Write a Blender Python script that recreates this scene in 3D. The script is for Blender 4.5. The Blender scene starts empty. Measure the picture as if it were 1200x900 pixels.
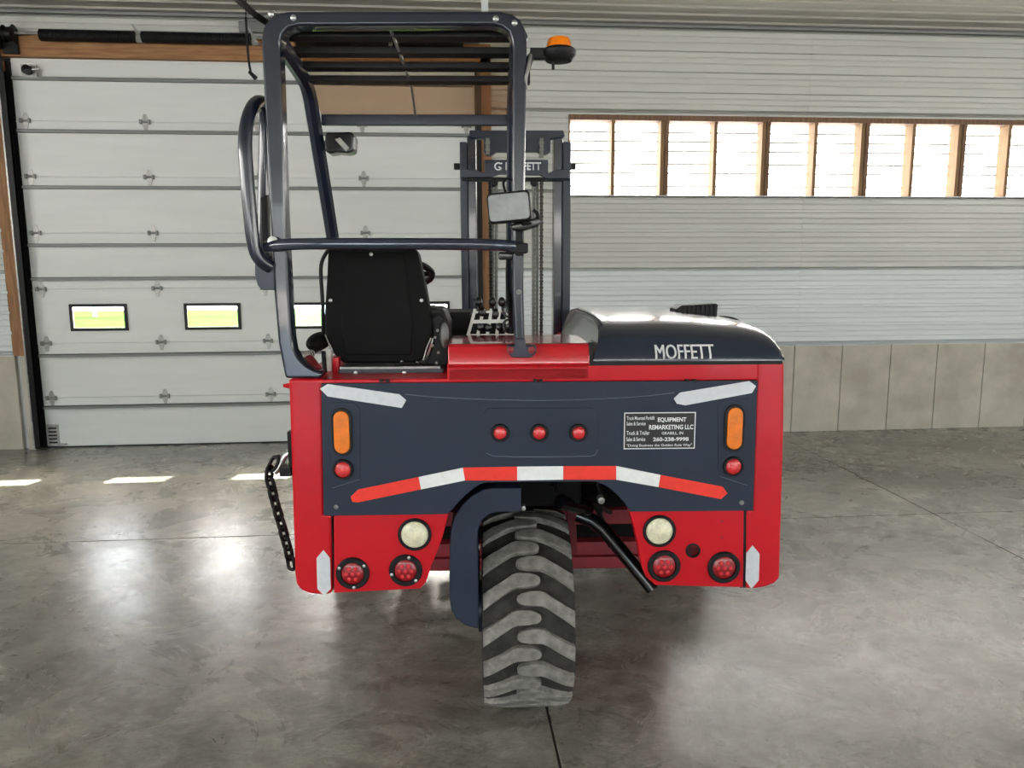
import bpy, bmesh, math, random
from math import sin, cos, pi, radians, sqrt, atan2
from mathutils import Vector, Matrix
random.seed(7)
S = bpy.context.scene
COL = S.collection

# ---------------------------------------------------------------- camera
CAM_H = 1.85
YAW = radians(-4.9)
cam_d = bpy.data.cameras.new('camera')
cam_d.lens = 27.0
cam_d.sensor_width = 36.0
cam_d.clip_end = 400
cam = bpy.data.objects.new('camera', cam_d)
CM = Matrix.Translation((0, 0, CAM_H)) @ Matrix.Rotation(YAW, 4, 'Z') @ Matrix.Rotation(radians(90 - 8.6), 4, 'X') @ Matrix.Rotation(-.004, 4, 'Z')
cam.matrix_world = CM
COL.objects.link(cam)
S.camera = cam

# ---------------------------------------------------------------- world, sun, exposure
SKY_STRENGTH = 7.3
SUN_STRENGTH = 45.0
PANEL_EMIT = 12.5        # unseen eave strips behind the camera and added on the side walls
PANEL_EMIT_REAR = 9.0    # the strip in view
S.view_settings.view_transform = 'Standard'
S.view_settings.look = 'None'
S.view_settings.gamma = 1
S.view_settings.use_curve_mapping = False
S.view_settings.exposure = 0.22
world = bpy.data.worlds.new('world')
S.world = world
world.use_nodes = True
wn = world.node_tree.nodes
sky = wn.new('ShaderNodeTexSky')
sky.sky_type = 'NISHITA'
sky.sun_disc = False
sky.sun_elevation = radians(43)
sky.sun_rotation = atan2(.33, 1.39)
sky.air_density = 1.0
sky.dust_density = 6.0
sky.ozone_density = 1.0
haze = wn.new('ShaderNodeMix'); haze.data_type = 'RGBA'
haze.inputs[0].default_value = .5
haze.inputs[7].default_value = (.38, .42, .46, 1)
world.node_tree.links.new(sky.outputs[0], haze.inputs[6])
world.node_tree.links.new(haze.outputs[2], wn['Background'].inputs[0])
wn['Background'].inputs[1].default_value = SKY_STRENGTH
sun_d = bpy.data.lights.new('sun', 'SUN')
sun_d.energy = SUN_STRENGTH
sun_d.angle = radians(.6)
sun_d.color = (1, .97, .9)
sun = bpy.data.objects.new('sun', sun_d)
COL.objects.link(sun)
sun.location = (2, 20, 20)
sun.rotation_euler = Vector((-.33, -1.39, -1.37)).to_track_quat('-Z', 'Y').to_euler()

# room dimensions
YW = 8.25                    # inner face of the back wall
XL, XR, YF = -7.0, 10.0, -14.0
ZC = 4.345
# the open doorways behind the camera, sampled as portals for the daylight
OPENINGS = [(-6.6, -3.2, 3.4), (4.8, 9.0, 3.4)]
for (a, b, h) in OPENINGS:
    ld = bpy.data.lights.new('doorway_portal', 'AREA')
    ld.shape = 'RECTANGLE'; ld.size = b - a; ld.size_y = h
    ld.cycles.is_portal = True
    lo = bpy.data.objects.new('doorway_portal', ld)
    lo.location = ((a + b) / 2, YF - .1, h / 2)
    lo.rotation_euler = (radians(90), 0, 0)
    lo.rotation_euler = Vector((0, 1, 0)).to_track_quat('-Z', 'Z').to_euler()
    COL.objects.link(lo)

# ---------------------------------------------------------------- measuring helpers (the photograph's pixel grid is 1200 x 900)
def pix_ray(px, py):
    return (CM.to_3x3() @ Vector(((px - 600) / 900, (450 - py) / 900, -1)))
def W(px, py, Y=YW):
    d = pix_ray(px, py); t = Y / d.y
    return d.x * t, CAM_H + d.z * t
RY = Matrix.Rotation(YAW, 4, 'Z')
ROOT = Matrix.Translation(RY @ Vector((.085, 2.75, 0))) @ Matrix.Rotation(radians(-3.25), 4, 'Z')
RI = ROOT.inverted()
OL = RI @ Vector((0, 0, CAM_H))
def P(px, py, y=0.0):
    """point of the truck's own plane y (metres ahead of its rear face) seen at a pixel"""
    d = RI.to_3x3() @ pix_ray(px, py)
    t = (y - OL.y) / d.y
    return OL.x + d.x * t, OL.z + d.z * t
def P3(px, py, y=0.0):
    x, z = P(px, py, y)
    return Vector((x, y, z))

# ---------------------------------------------------------------- materials
def lin(c):
    return tuple(((v / 255) / 12.92 if v / 255 <= .04045 else ((v / 255 + .055) / 1.055) ** 2.4) for v in c)
MATS = {}
def mat(name, rgb, rough=.5, metal=0.0, var=0.0, vscale=6.0, bump=0.0, bscale=60.0, rvar=0.0, coat=0.0, stretch=None, rgb2=None, emit=0.0, spec=.5):
    if name in MATS: return MATS[name]
    m = bpy.data.materials.new(name); m.use_nodes = True
    nt = m.node_tree; N = nt.nodes; L = nt.links
    b = N['Principled BSDF']
    c = lin(rgb)
    b.inputs['Base Color'].default_value = (*c, 1)
    b.inputs['Roughness'].default_value = rough
    b.inputs['Metallic'].default_value = metal
    b.inputs['Coat Weight'].default_value = coat
    b.inputs['Coat Roughness'].default_value = .06
    b.inputs['Specular IOR Level'].default_value = spec
    if emit:
        b.inputs['Emission Color'].default_value = (*c, 1)
        b.inputs['Emission Strength'].default_value = emit
    tc = N.new('ShaderNodeTexCoord'); mp = N.new('ShaderNodeMapping')
    L.new(tc.outputs['Object'], mp.inputs[0])
    if stretch: mp.inputs['Scale'].default_value = stretch
    if var or rgb2:
        n = N.new('ShaderNodeTexNoise'); n.inputs['Scale'].default_value = vscale
        n.inputs['Detail'].default_value = 6; n.inputs['Roughness'].default_value = .6
        L.new(mp.outputs[0], n.inputs['Vector'])
        r = N.new('ShaderNodeValToRGB')
        c2 = lin(rgb2) if rgb2 else tuple(v * (1 - var) for v in c)
        c1 = c if rgb2 else tuple(min(1, v * (1 + var)) for v in c)
        r.color_ramp.elements[0].position = .35; r.color_ramp.elements[1].position = .65
        r.color_ramp.elements[0].color = (*c2, 1); r.color_ramp.elements[1].color = (*c1, 1)
        L.new(n.outputs['Fac'], r.inputs[0]); L.new(r.outputs[0], b.inputs['Base Color'])
    if rvar:
        n2 = N.new('ShaderNodeTexNoise'); n2.inputs['Scale'].default_value = vscale * 1.7; n2.inputs['Detail'].default_value = 5
        L.new(mp.outputs[0], n2.inputs['Vector'])
        mr = N.new('ShaderNodeMapRange'); mr.inputs['From Min'].default_value = .3; mr.inputs['From Max'].default_value = .7
        mr.inputs['To Min'].default_value = max(.02, rough - rvar); mr.inputs['To Max'].default_value = rough + rvar
        L.new(n2.outputs['Fac'], mr.inputs[0]); L.new(mr.outputs[0], b.inputs['Roughness'])
    if bump:
        n3 = N.new('ShaderNodeTexNoise'); n3.inputs['Scale'].default_value = bscale; n3.inputs['Detail'].default_value = 4
        L.new(mp.outputs[0], n3.inputs['Vector'])
        bp = N.new('ShaderNodeBump'); bp.inputs['Strength'].default_value = bump; bp.inputs['Distance'].default_value = .004
        L.new(n3.outputs['Fac'], bp.inputs['Height']); L.new(bp.outputs[0], b.inputs['Normal'])
    MATS[name] = m
    return m

M_red = mat('red_paint', (196, 18, 32), .34, 0, .06, 3, .05, 90, .05, coat=.12, spec=.25)
M_redgloss = mat('red_gloss_paint', (196, 18, 32), .2, 0, .06, 3, .04, 60, .05, coat=.9)
M_void = mat('shade_black_steel', (10, 10, 10), .8, spec=.15)  # near-black colour stands in for the shade inside and under the chassis
M_red_dark = mat('dark_red_paint', (126, 26, 38), .45, 0, .25, 6, .1, 60)  # darker red for beams, rims and small fittings
M_panel = mat('slate_panel_paint', (38, 47, 64), .5, 0, .05, 4, .12, 220, .06, spec=.3)
M_navy = mat('navy_gloss_paint', (25, 31, 45), .24, 0, .06, 4, .04, 60, 0, coat=.4)
M_navyflat = mat('navy_satin_paint', (27, 34, 50), .36, 0, .08, 7, .08, 80, 0)
M_black = mat('black_plastic', (13, 13, 15), .5, 0, .15, 10, .15, 160, spec=.3)
M_blackgloss = mat('black_gloss_plastic', (14, 14, 16), .18)
M_seat = mat('black_seat_shell', (11, 11, 12), .7, 0, .06, 8, .15, 300, spec=.2)
M_steel = mat('zinc_steel', (180, 182, 180), .35, .9, .1, 20)
M_chainsteel = mat('blackened_steel', (24, 24, 24), .45, .7, .3, 30)
M_leaf = mat('greased_chain_steel', (64, 60, 54), .5, .6, .3, 40)
M_hose = mat('grey_hose_rubber', (120, 122, 116), .6, 0, .15, 30)
M_white = mat('white_decal', (226, 228, 230), .5)
M_silver = mat('silver_reflective_tape', (208, 211, 216), .4, .1, .05, 40, .2, 300)
M_tapew = mat('white_reflective_tape', (234, 236, 236), .4, 0, .05, 40, .15, 300)
M_taper = mat('red_reflective_tape', (240, 52, 36), .4, 0, .05, 40, .15, 300)
M_amber = mat('amber_lens', (232, 122, 8), .3, 0, .12, 30, .3, 200, coat=.15, spec=.3)
M_redlens = mat('red_lens', (214, 48, 52), .22, 0, .15, 50, .3, 200, coat=.5)
M_redled = mat('dark_red_lens', (148, 14, 24), .2, 0, .3, 60, .4, 160, coat=.5)
M_leddot = mat('bright_red_led', (212, 44, 52), .25)
M_clear = mat('clear_lens', (226, 222, 190), .18, 0, .2, 40, .4, 150, coat=.6)
M_clear2 = mat('yellow_bulb', (206, 196, 130), .3)
M_decal = mat('dark_decal', (34, 32, 34), .5)
M_tyre = mat('tyre_rubber_dusty', (54, 52, 47), .85, 0, .45, 22, .6, 120, rgb2=(30, 29, 27))
M_lug = mat('worn_lug_rubber', (140, 138, 132), .8, 0, .15, 30, .4, 140, rgb2=(104, 102, 97))
M_mirror = mat('dusty_mirror', (112, 113, 112), .35, .85, .12, 20)
M_doorw = mat('white_door_panel', (203, 206, 203), .45, 0, .03, 3, .1, 60, stretch=(.3, 1, 3))
M_siding = mat('white_metal_siding', (201, 206, 207), .36, 0, .04, 2, .05, 30, .06, stretch=(.4, 1, 2))
M_siding2 = mat('darker_metal_siding', (184, 186, 180), .4, 0, .04, 2, .05, 30, .06, stretch=(.4, 1, 2))  # slightly darker tone, used on the upper sheets
M_ceil = mat('ceiling_liner', (158, 156, 146), .6, 0, .04, 2)
M_rib = mat('grey_strut_steel', (120, 122, 120), .5, .3)
M_galv = mat('galvanised_steel', (150, 150, 146), .4, .6, .2, 25)
M_wood = mat('fir_lumber', (158, 116, 74), .7, 0, .2, 3, .25, 60, stretch=(1, 14, 14), rgb2=(124, 84, 50))
M_woodv = mat('fir_lumber_upright', (158, 116, 76), .7, 0, .2, 3, .25, 60, stretch=(14, 14, 1), rgb2=(120, 84, 54))
M_woodbrown = mat('brown_stud_lumber', (122, 94, 68), .7, 0, .2, 4, .2, 60, stretch=(14, 14, 1), rgb2=(96, 68, 52))
M_woodpale = mat('pale_stud_lumber', (136, 106, 70), .7, 0, .12, 4, .2, 60, stretch=(14, 14, 1), rgb2=(114, 86, 54))
M_conc = mat('cast_concrete', (184, 180, 168), .85, 0, .1, 2.2, .5, 40, rgb2=(160, 155, 142))
M_grass = mat('mown_grass', (50, 78, 32), .9, 0, .2, 1.5, rgb2=(44, 72, 27), spec=0.0)
M_knob = mat('black_knob', (14, 14, 14), .3)
M_cage = mat('pale_grey_lever_plate', (224, 226, 220), .42, 0, .06, 30)

def mat_sheet(name, rgb, alpha_t, rough=.05):
    m = bpy.data.materials.new(name); m.use_nodes = True
    nt = m.node_tree; N = nt.nodes; L = nt.links
    N.remove(N['Principled BSDF'])
    tr = N.new('ShaderNodeBsdfTransparent'); tr.inputs[0].default_value = (*lin(alpha_t), 1)
    gl = N.new('ShaderNodeBsdfGlossy'); gl.inputs[0].default_value = (*lin(rgb), 1); gl.inputs[1].default_value = rough
    di = N.new('ShaderNodeBsdfDiffuse'); di.inputs[0].default_value = (*lin(rgb), 1)
    m1 = N.new('ShaderNodeMixShader'); m1.inputs[0].default_value = .05
    L.new(tr.outputs[0], m1.inputs[1]); L.new(gl.outputs[0], m1.inputs[2])
    m2 = N.new('ShaderNodeMixShader'); m2.inputs[0].default_value = .0 if 'glass' in name else (.08 if 'smoked' in name else .16)
    L.new(m1.outputs[0], m2.inputs[1]); L.new(di.outputs[0], m2.inputs[2])
    L.new(m2.outputs[0], N['Material Output'].inputs[0])
    MATS[name] = m
    return m
M_glass = mat_sheet('clear_glass', (255, 255, 255), (250, 252, 250))
M_tint = mat_sheet('brown_tinted_sheet', (214, 178, 148), (240, 224, 208))
M_roofsheet = mat_sheet('smoked_sheet', (150, 142, 128), (236, 230, 220))

def mat_backlit(strength):
    m = bpy.data.materials.new('backlit_translucent_panel'); m.use_nodes = True
    nt = m.node_tree; N = nt.nodes; L = nt.links
    b = N['Principled BSDF']
    b.inputs['Base Color'].default_value = (.8, .78, .72, 1); b.inputs['Roughness'].default_value = .5
    b.inputs['Emission Color'].default_value = (1, .985, .95, 1)
    b.inputs['Emission Strength'].default_value = strength
    return m
M_unseen_glow = mat_backlit(PANEL_EMIT)
M_backlit_rear = mat_backlit(PANEL_EMIT_REAR)

def mat_floor():
    m = bpy.data.materials.new('polished_concrete'); m.use_nodes = True
    nt = m.node_tree; N = nt.nodes; L = nt.links
    b = N['Principled BSDF']
    tc = N.new('ShaderNodeTexCoord')
    def noise(scale, detail, rough=.6, dist=0, st=(1, 1, 1), rot=0):
        mp = N.new('ShaderNodeMapping'); mp.inputs['Scale'].default_value = st; mp.inputs['Rotation'].default_value = (0, 0, rot)
        n = N.new('ShaderNodeTexNoise'); n.inputs['Scale'].default_value = scale; n.inputs['Detail'].default_value = detail
        n.inputs['Roughness'].default_value = rough; n.inputs['Distortion'].default_value = dist
        L.new(tc.outputs['Object'], mp.inputs[0]); L.new(mp.outputs[0], n.inputs['Vector'])
        return n.outputs['Fac']
    def ramp(inp, p0, c0, p1, c1):
        r = N.new('ShaderNodeValToRGB'); r.color_ramp.elements[0].position = p0; r.color_ramp.elements[1].position = p1
        r.color_ramp.elements[0].color = (*c0, 1); r.color_ramp.elements[1].color = (*c1, 1)
        L.new(inp, r.inputs[0]); return r.outputs[0]
    def mix(a, bb, fac, mode='MIX'):
        x = N.new('ShaderNodeMix'); x.data_type = 'RGBA'; x.blend_type = mode
        if isinstance(fac, float): x.inputs[0].default_value = fac
        else: L.new(fac, x.inputs[0])
        L.new(a, x.inputs[6]); L.new(bb, x.inputs[7]); return x.outputs[2]
    big = ramp(noise(.55, 8, .7, .9), .34, lin((120, 118, 109)), .64, lin((188, 186, 175)))
    med = ramp(noise(3.2, 10, .72, 1.2, (1, 1.6, 1), .4), .30, lin((140, 138, 130)), .60, lin((255, 255, 255)))
    c = mix(big, med, .85, 'MULTIPLY')
    fine = ramp(noise(26, 8, .75, .5, (1, 2.4, 1), .9), .30, (.55, .55, .54), (.56), (1, 1, 1))
    c = mix(c, fine, .8, 'MULTIPLY')
    grit = ramp(noise(7, 12, .85, 1.0, (1, 1.5, 1), .7), .42, (.66, .65, .63), .57, (1.0, 1.0, 1.0))
    c = mix(c, grit, .9, 'MULTIPLY')
    spk = ramp(noise(75, 3, .7, .3), .30, (.5, .48, .44), .42, (1, 1, 1))
    c = mix(c, spk, .7, 'MULTIPLY')
    scr = ramp(noise(14, 5, .6, 2.5, (1, 5, 1), .6), .70, (1, 1, 1), .76, (.45, .43, .4))
    c = mix(c, scr, .7, 'MULTIPLY')
    scr2 = ramp(noise(11, 4, .6, 3, (5, 1, 1), .3), .70, (1, 1, 1), .745, (.5, .48, .45))
    c = mix(c, scr2, .6, 'MULTIPLY')
    L.new(c, b.inputs['Base Color'])
    rr = N.new('ShaderNodeMapRange'); rr.inputs['From Min'].default_value = .3; rr.inputs['From Max'].default_value = .7
    rr.inputs['To Min'].default_value = .22; rr.inputs['To Max'].default_value = .34
    L.new(noise(2.2, 8, .7, .8), rr.inputs[0]); L.new(rr.outputs[0], b.inputs['Roughness'])
    b.inputs['Specular IOR Level'].default_value = .75; b.inputs['IOR'].default_value = 1.6
    bp = N.new('ShaderNodeBump'); bp.inputs['Strength'].default_value = .2; bp.inputs['Distance'].default_value = .004
    L.new(noise(22, 9, .78, .8), bp.inputs['Height']); L.new(bp.outputs[0], b.inputs['Normal'])
    return m
M_floor = mat_floor()
M_joint = mat('joint_filler', (60, 57, 50), .9)

# ---------------------------------------------------------------- mesh helpers
def box(bm, x0, x1, y0, y1, z0, z1, M=None):
    vs = [bm.verts.new(v) for v in ((x0, y0, z0), (x1, y0, z0), (x1, y1, z0), (x0, y1, z0), (x0, y0, z1), (x1, y0, z1), (x1, y1, z1), (x0, y1, z1))]
    for f in ((0, 3, 2, 1), (4, 5, 6, 7), (0, 1, 5, 4), (1, 2, 6, 5), (2, 3, 7, 6), (3, 0, 4, 7)):
        bm.faces.new([vs[i] for i in f])
    if M is not None:
        for v in vs: v.co = M @ v.co
    return bm
def B(x0, x1, y0, y1, z0, z1, M=None):
    return box(bmesh.new(), x0, x1, y0, y1, z0, z1, M)
def prism(bm, pts, y0, y1):
    """pts in the x,z plane, extruded from y0 to y1"""
    a = [bm.verts.new((x, y0, z)) for x, z in pts]
    b = [bm.verts.new((x, y1, z)) for x, z in pts]
    n = len(pts)
    bm.faces.new(a); bm.faces.new(b[::-1])
    for i in range(n):
        bm.faces.new((a[i], b[i], b[(i + 1) % n], a[(i + 1) % n]))
    return bm
def tube(bm, pts, r, seg=10, closed=False, caps=True, rx=None):
    pts = [Vector(p) for p in pts]
    n = len(pts); rings = []
    prev = None
    for i, p in enumerate(pts):
        if closed: t = (pts[(i + 1) % n] - pts[i - 1])
        elif i == 0: t = pts[1] - pts[0]
        elif i == n - 1: t = pts[-1] - pts[-2]
        else: t = (pts[i + 1] - p).normalized() + (p - pts[i - 1]).normalized()
        t.normalize()
        if prev is None:
            u = t.orthogonal().normalized()
        else:
            u = (prev - t * prev.dot(t))
            u = u.normalized() if u.length > 1e-6 else t.orthogonal().normalized()
        prev = u; w = t.cross(u)
        rr = r[i] if isinstance(r, (list, tuple)) else r
        rings.append([bm.verts.new(p + (u * cos(2 * pi * k / seg) + w * sin(2 * pi * k / seg)) * rr) for k in range(seg)])
    m = n if closed else n - 1
    for i in range(m):
        a, b = rings[i], rings[(i + 1) % n]
        for k in range(seg):
            bm.faces.new((a[k], a[(k + 1) % seg], b[(k + 1) % seg], b[k]))
    if caps and not closed:
        bm.faces.new(rings[0][::-1]); bm.faces.new(rings[-1])
    return bm
def smooth(pts, it=2):
    """corner cutting of an open polyline"""
    pts = [Vector(p) for p in pts]
    for _ in range(it):
        q = [pts[0]]
        for a, b in zip(pts[:-1], pts[1:]):
            q += [a.lerp(b, .25), a.lerp(b, .75)]
        q.append(pts[-1]); pts = q
    return pts
def lathe(bm, prof, seg=24, M=None):
    """prof = [(radius, h)], revolved round +Y (h runs along -Y: towards the viewer)"""
    rings = []
    for r, h in prof:
        rings.append([bm.verts.new(Vector((r * cos(2 * pi * k / seg), -h, r * sin(2 * pi * k / seg)))) for k in range(seg)])
    for a, b in zip(rings[:-1], rings[1:]):
        for k in range(seg):
            bm.faces.new((a[k], a[(k + 1) % seg], b[(k + 1) % seg], b[k]))
    bm.faces.new(rings[0]); bm.faces.new(rings[-1][::-1])
    if M is not None:
        for r_ in rings:
            for v in r_: v.co = M @ v.co
    return bm
def mesh(name, bm, m, bev=0.0, seg=2, smooth_=True, ang=35):
    bmesh.ops.recalc_face_normals(bm, faces=bm.faces)
    if bev:
        es = [e for e in bm.edges if len(e.link_faces) == 2 and e.calc_face_angle(0) > radians(30)]
        try: bmesh.ops.bevel(bm, geom=es, offset=bev, segments=seg, affect='EDGES', profile=.5, clamp_overlap=True)
        except Exception: pass
    me = bpy.data.meshes.new(name); bm.to_mesh(me); bm.free()
    for mm in (m if isinstance(m, (list, tuple)) else [m]): me.materials.append(mm)
    if smooth_:
        for p in me.polygons: p.use_smooth = True
        try: me.set_sharp_from_angle(angle=radians(ang))
        except Exception: pass
    return me
def obj(name, bm, m, parent=None, bev=0.0, seg=2, smooth_=True, ang=35, loc=None, label=None):
    o = bpy.data.objects.new(name, mesh(name, bm, m, bev, seg, smooth_, ang))
    COL.objects.link(o)
    if loc: o.location = loc
    if parent: o.parent = parent
    if label: o['label'] = label
    if bev and smooth_:
        wn_ = o.modifiers.new('weighted', 'WEIGHTED_NORMAL'); wn_.keep_sharp = True
    return o
def inst(o, parent, loc=None, rot=None, name=None):
    c = o.copy(); c.parent = parent; COL.objects.link(c)
    if loc is not None: c.location = loc
    if rot is not None: c.rotation_euler = rot
    return c
def empty(name, loc=(0, 0, 0)):
    o = bpy.data.objects.new(name, None); o.location = loc; COL.objects.link(o); return o
def thing(o, label, cat, group=None):
    o['label'] = label; o['category'] = cat
    if group: o['group'] = group
    return o
def struct(o, label=None):
    o['kind'] = 'structure'
    if label: o['label'] = label
    return o
def text_mesh(name, body, m, x0, x1, z0, z1, y, parent, bold=.0, mapf=None, fat=0.0):
    """lettering as flat mesh fitted to the rectangle x0..x1, z0..z1 on the plane y, facing -y"""
    cu = bpy.data.curves.new(name, 'FONT'); cu.body = body; cu.size = 1; cu.offset = bold; cu.resolution_u = 3
    t = bpy.data.objects.new(name, cu); COL.objects.link(t)
    bpy.context.view_layer.update()
    me = bpy.data.meshes.new_from_object(t.evaluated_get(bpy.context.evaluated_depsgraph_get()))
    bpy.data.objects.remove(t)
    xs = [v.co.x for v in me.vertices]; ys = [v.co.y for v in me.vertices]
    ax, bx, ay, by = min(xs), max(xs), min(ys), max(ys)
    if mapf:
        bm = bmesh.new(); bm.from_mesh(me)
        if fat:
            g2 = bmesh.ops.duplicate(bm, geom=bm.verts[:] + bm.edges[:] + bm.faces[:])['geom']
            for v in g2:
                if isinstance(v, bmesh.types.BMVert): v.co.x += fat
        for q in range(1, 12):
            bmesh.ops.bisect_plane(bm, geom=bm.verts[:] + bm.edges[:] + bm.faces[:], plane_co=(0, ay + (by - ay) * q / 12, 0), plane_no=(0, 1, 0))
        bmesh.ops.triangulate(bm, faces=bm.faces)
        bm.to_mesh(me); bm.free()
    for v in me.vertices:
        x = x0 + (v.co.x - ax) / (bx - ax) * (x1 - x0); z = z0 + (v.co.y - ay) / (by - ay) * (z1 - z0)
        v.co = mapf(x, z) if mapf else (x, y, z)
    me.materials.clear(); me.materials.append(m)
    o = bpy.data.objects.new(name, me); COL.objects.link(o); o.parent = parent
    return o
def arc(cx, cz, rx, rz, a0, a1, n):
    return [(cx + rx * cos(radians(a0 + (a1 - a0) * i / n)), cz + rz * sin(radians(a0 + (a1 - a0) * i / n))) for i in range(n + 1)]
def rrect(x0, x1, z0, z1, r, n=5):
    return arc(x0 + r, z0 + r, r, r, 180, 270, n) + arc(x1 - r, z0 + r, r, r, 270, 360, n) + arc(x1 - r, z1 - r, r, r, 0, 90, n) + arc(x0 + r, z1 - r, r, r, 90, 180, n)

# ================================================================ SETTING
# ---- floor: slabs with sawn joints over a filler bed
floor = struct(obj('floor', B(XL - .3, XR + .3, YF - 8, YW + .35, -.2, -.006), M_joint))
jx = [XL, .4, 3.65, 6.9, XR]
jy = [YF - 8, -4.5, 0.4 - 1.5, 5.3, YW + .3]
g = .0055
for i in range(len(jx) - 1):
    for j in range(len(jy) - 1):
        obj('slab', B(jx[i] + g, jx[i + 1] - g, jy[j] + g, jy[j + 1] - g, -.05, 0), M_floor, floor, bev=.002, seg=1)

# ---- ceiling with ribbed liner sheets
def rib_profile(z0, z1, pitch, ph, d=.014, minor=.004):
    """(along, proud) points of ribbed sheet between z0 and z1"""
    pts = [(z0, 0)]
    k = math.floor((z0 - ph) / pitch) - 1
    while ph + k * pitch < z1 + pitch:
        c = ph + k * pitch
        for a, h in ((-.020, 0), (-.014, d), (.014, d), (.020, 0), (pitch * .36 - .012, 0), (pitch * .36, minor), (pitch * .36 + .012, 0), (pitch * .64 - .012, 0), (pitch * .64, minor), (pitch * .64 + .012, 0)):
            if z0 < c + a < z1: pts.append((c + a, h))
        k += 1
    pts.append((z1, 0)); pts = sorted(set(pts))
    return pts
def sheet(name, prof, x0, x1, tf, m, parent):
    bm = bmesh.new()
    a = [bm.verts.new(tf(x0, s, h)) for s, h in prof]; b = [bm.verts.new(tf(x1, s, h)) for s, h in prof]
    a2 = [bm.verts.new(tf(x0, prof[0][0], -.02)), bm.verts.new(tf(x0, prof[-1][0], -.02))]
    b2 = [bm.verts.new(tf(x1, prof[0][0], -.02)), bm.verts.new(tf(x1, prof[-1][0], -.02))]
    for i in range(len(prof) - 1): bm.faces.new((a[i], b[i], b[i + 1], a[i + 1]))
    bm.faces.new((a2[0], a2[1], b2[1], b2[0]))
    bm.faces.new((a2[0], b2[0], b[0], a[0])); bm.faces.new((a2[1], a[-1], b[-1], b2[1]))
    bm.faces.new([a2[0]] + a + [a2[1]]); bm.faces.new(([b2[0]] + b + [b2[1]])[::-1])
    return obj(name, bm, m, parent, smooth_=False)
ceiling = struct(obj('ceiling', B(XL - .3, XR + .3, YF - .3, YW + .4, ZC + .03, ZC + .25), M_ceil))
tfc = lambda x, s, h: (x, s, ZC - h)
for k in range(3):
    y1 = YW - k * .9
    for xa, xb in ((XL, -1.6), (-1.6, 3.9), (3.9, XR)):
        sheet('liner_panel', rib_profile(y1 - .896, y1, .225, YW - .1, .02), xa + .002, xb - .002, tfc, M_ceil, ceiling)
obj('liner_field', B(XL, XR, YF, YW - 2.7, ZC, ZC + .02), M_ceil, ceiling)
trim = struct(obj('trim_1', B(XL, XR, YW - .05, YW - .002, ZC - .05, ZC - .004), M_rib, bev=.008))
obj('trim_lip', B(XL, XR, YW - .075, YW - .05, ZC - .022, ZC - .012), M_rib, trim)

# ---- back wall
DX0, DX1 = -4.19, .335      # door leaf edges
wall = empty('wall_back'); struct(wall)
obj('wall_core', B(XL - .2, DX0 - .16, YW + .021, YW + .3, 0, ZC + .1), M_siding, wall)
bm = bmesh.new()
box(bm, DX1 + .14, XR + .2, YW + .021, YW + .3, 0, 2.60)
box(bm, DX1 + .14, XR + .2, YW + .021, YW + .3, 3.43, ZC + .1)
box(bm, DX1 + .14, 1.31, YW + .021, YW + .3, 2.60, 3.43)
box(bm, DX0 - .16, DX1 + .14, YW + .021, YW + .3, 4.0, ZC + .1)
obj('wall_core', bm, M_siding, wall)
tfw = lambda x, s, h: (x, YW - h, s)
RP, RPH = .205, 1.215
def siding(x0, x1, z0, z1):
    z = .195
    while z < z1:
        a, b = max(z, z0), min(z + .82, z1)
        if b - a > .01:
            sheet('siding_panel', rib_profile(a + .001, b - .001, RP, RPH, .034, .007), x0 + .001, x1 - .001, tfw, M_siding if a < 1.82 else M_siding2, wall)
        z += .82
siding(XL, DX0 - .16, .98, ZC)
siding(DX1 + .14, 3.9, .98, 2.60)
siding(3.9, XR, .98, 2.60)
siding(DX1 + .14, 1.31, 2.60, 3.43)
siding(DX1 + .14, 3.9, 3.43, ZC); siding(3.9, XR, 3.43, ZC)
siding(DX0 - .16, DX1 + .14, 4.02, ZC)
# cast concrete skirting in formed bays
x = .475
xs = [.475]
while xs[-1] < XR: xs.append(xs[-1] + .572 + random.uniform(-.02, .02))
for a, b in zip(xs[:-1], xs[1:]):
    o = obj('concrete_panel', B(a + .003, b - .003, YW - .03, YW + .02, 0, .98), M_conc, wall, bev=.004, seg=1)
for a, b in ((-7, -6.1), (-6.1, -5.25), (-5.25, -4.40)):
    obj('concrete_panel', B(a + .003, b - .003, YW - .03, YW + .02, 0, .98), M_conc, wall, bev=.004, seg=1)
obj('drip_flashing', B(.475, XR, YW - .034, YW, .978, .986), M_siding, wall)
obj('drip_flashing', B(-7, -4.4, YW - .034, YW, .978, .986), M_siding, wall)

# ---- side walls and the wall behind the camera with its open doorways
for nm, x0, x1 in (('wall_left', XL - .2, XL), ('wall_right', XR, XR + .2)):
    w_ = struct(obj(nm, B(x0, x1, YF - .2, YW + .3, .0, ZC + .1), M_siding))
    # unseen eave-height strip of glowing panels, added here for room light
    xi = x1 - .02 if nm == 'wall_left' else x0 + .02
    for k in range(9):
        ya = YF + 2 + k * 1.9
        obj('translucent_panel', B(xi - .03, xi + .03, ya, ya + 1.84, 2.62, 3.42), M_unseen_glow, w_)  # added unseen glowing strip for room light
wf = bmesh.new()
box(wf, XL, OPENINGS[0][0], YF - .2, YF, 0, ZC); box(wf, OPENINGS[0][1], OPENINGS[1][0], YF - .2, YF, 0, ZC)
box(wf, OPENINGS[1][1], XR, YF - .2, YF, 0, ZC)
for a, b, h in OPENINGS: box(wf, a, b, YF - .2, YF, h, ZC)
wfo = struct(obj('wall_front', wf, M_siding))
x = XL + .4
while x < XR - 1.2:
    if not any(a - 1.2 < x < b for a, b, h in OPENINGS):
        obj('translucent_panel', B(x, x + 1.12, YF + .0, YF + .04, 2.62, 3.42), M_unseen_glow, wfo)  # unseen glowing eave strip behind the camera
    x += 1.17
struct(obj('ground', B(-60, 60, -60, YF - 8.01, -.25, -.05), M_conc))

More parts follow.
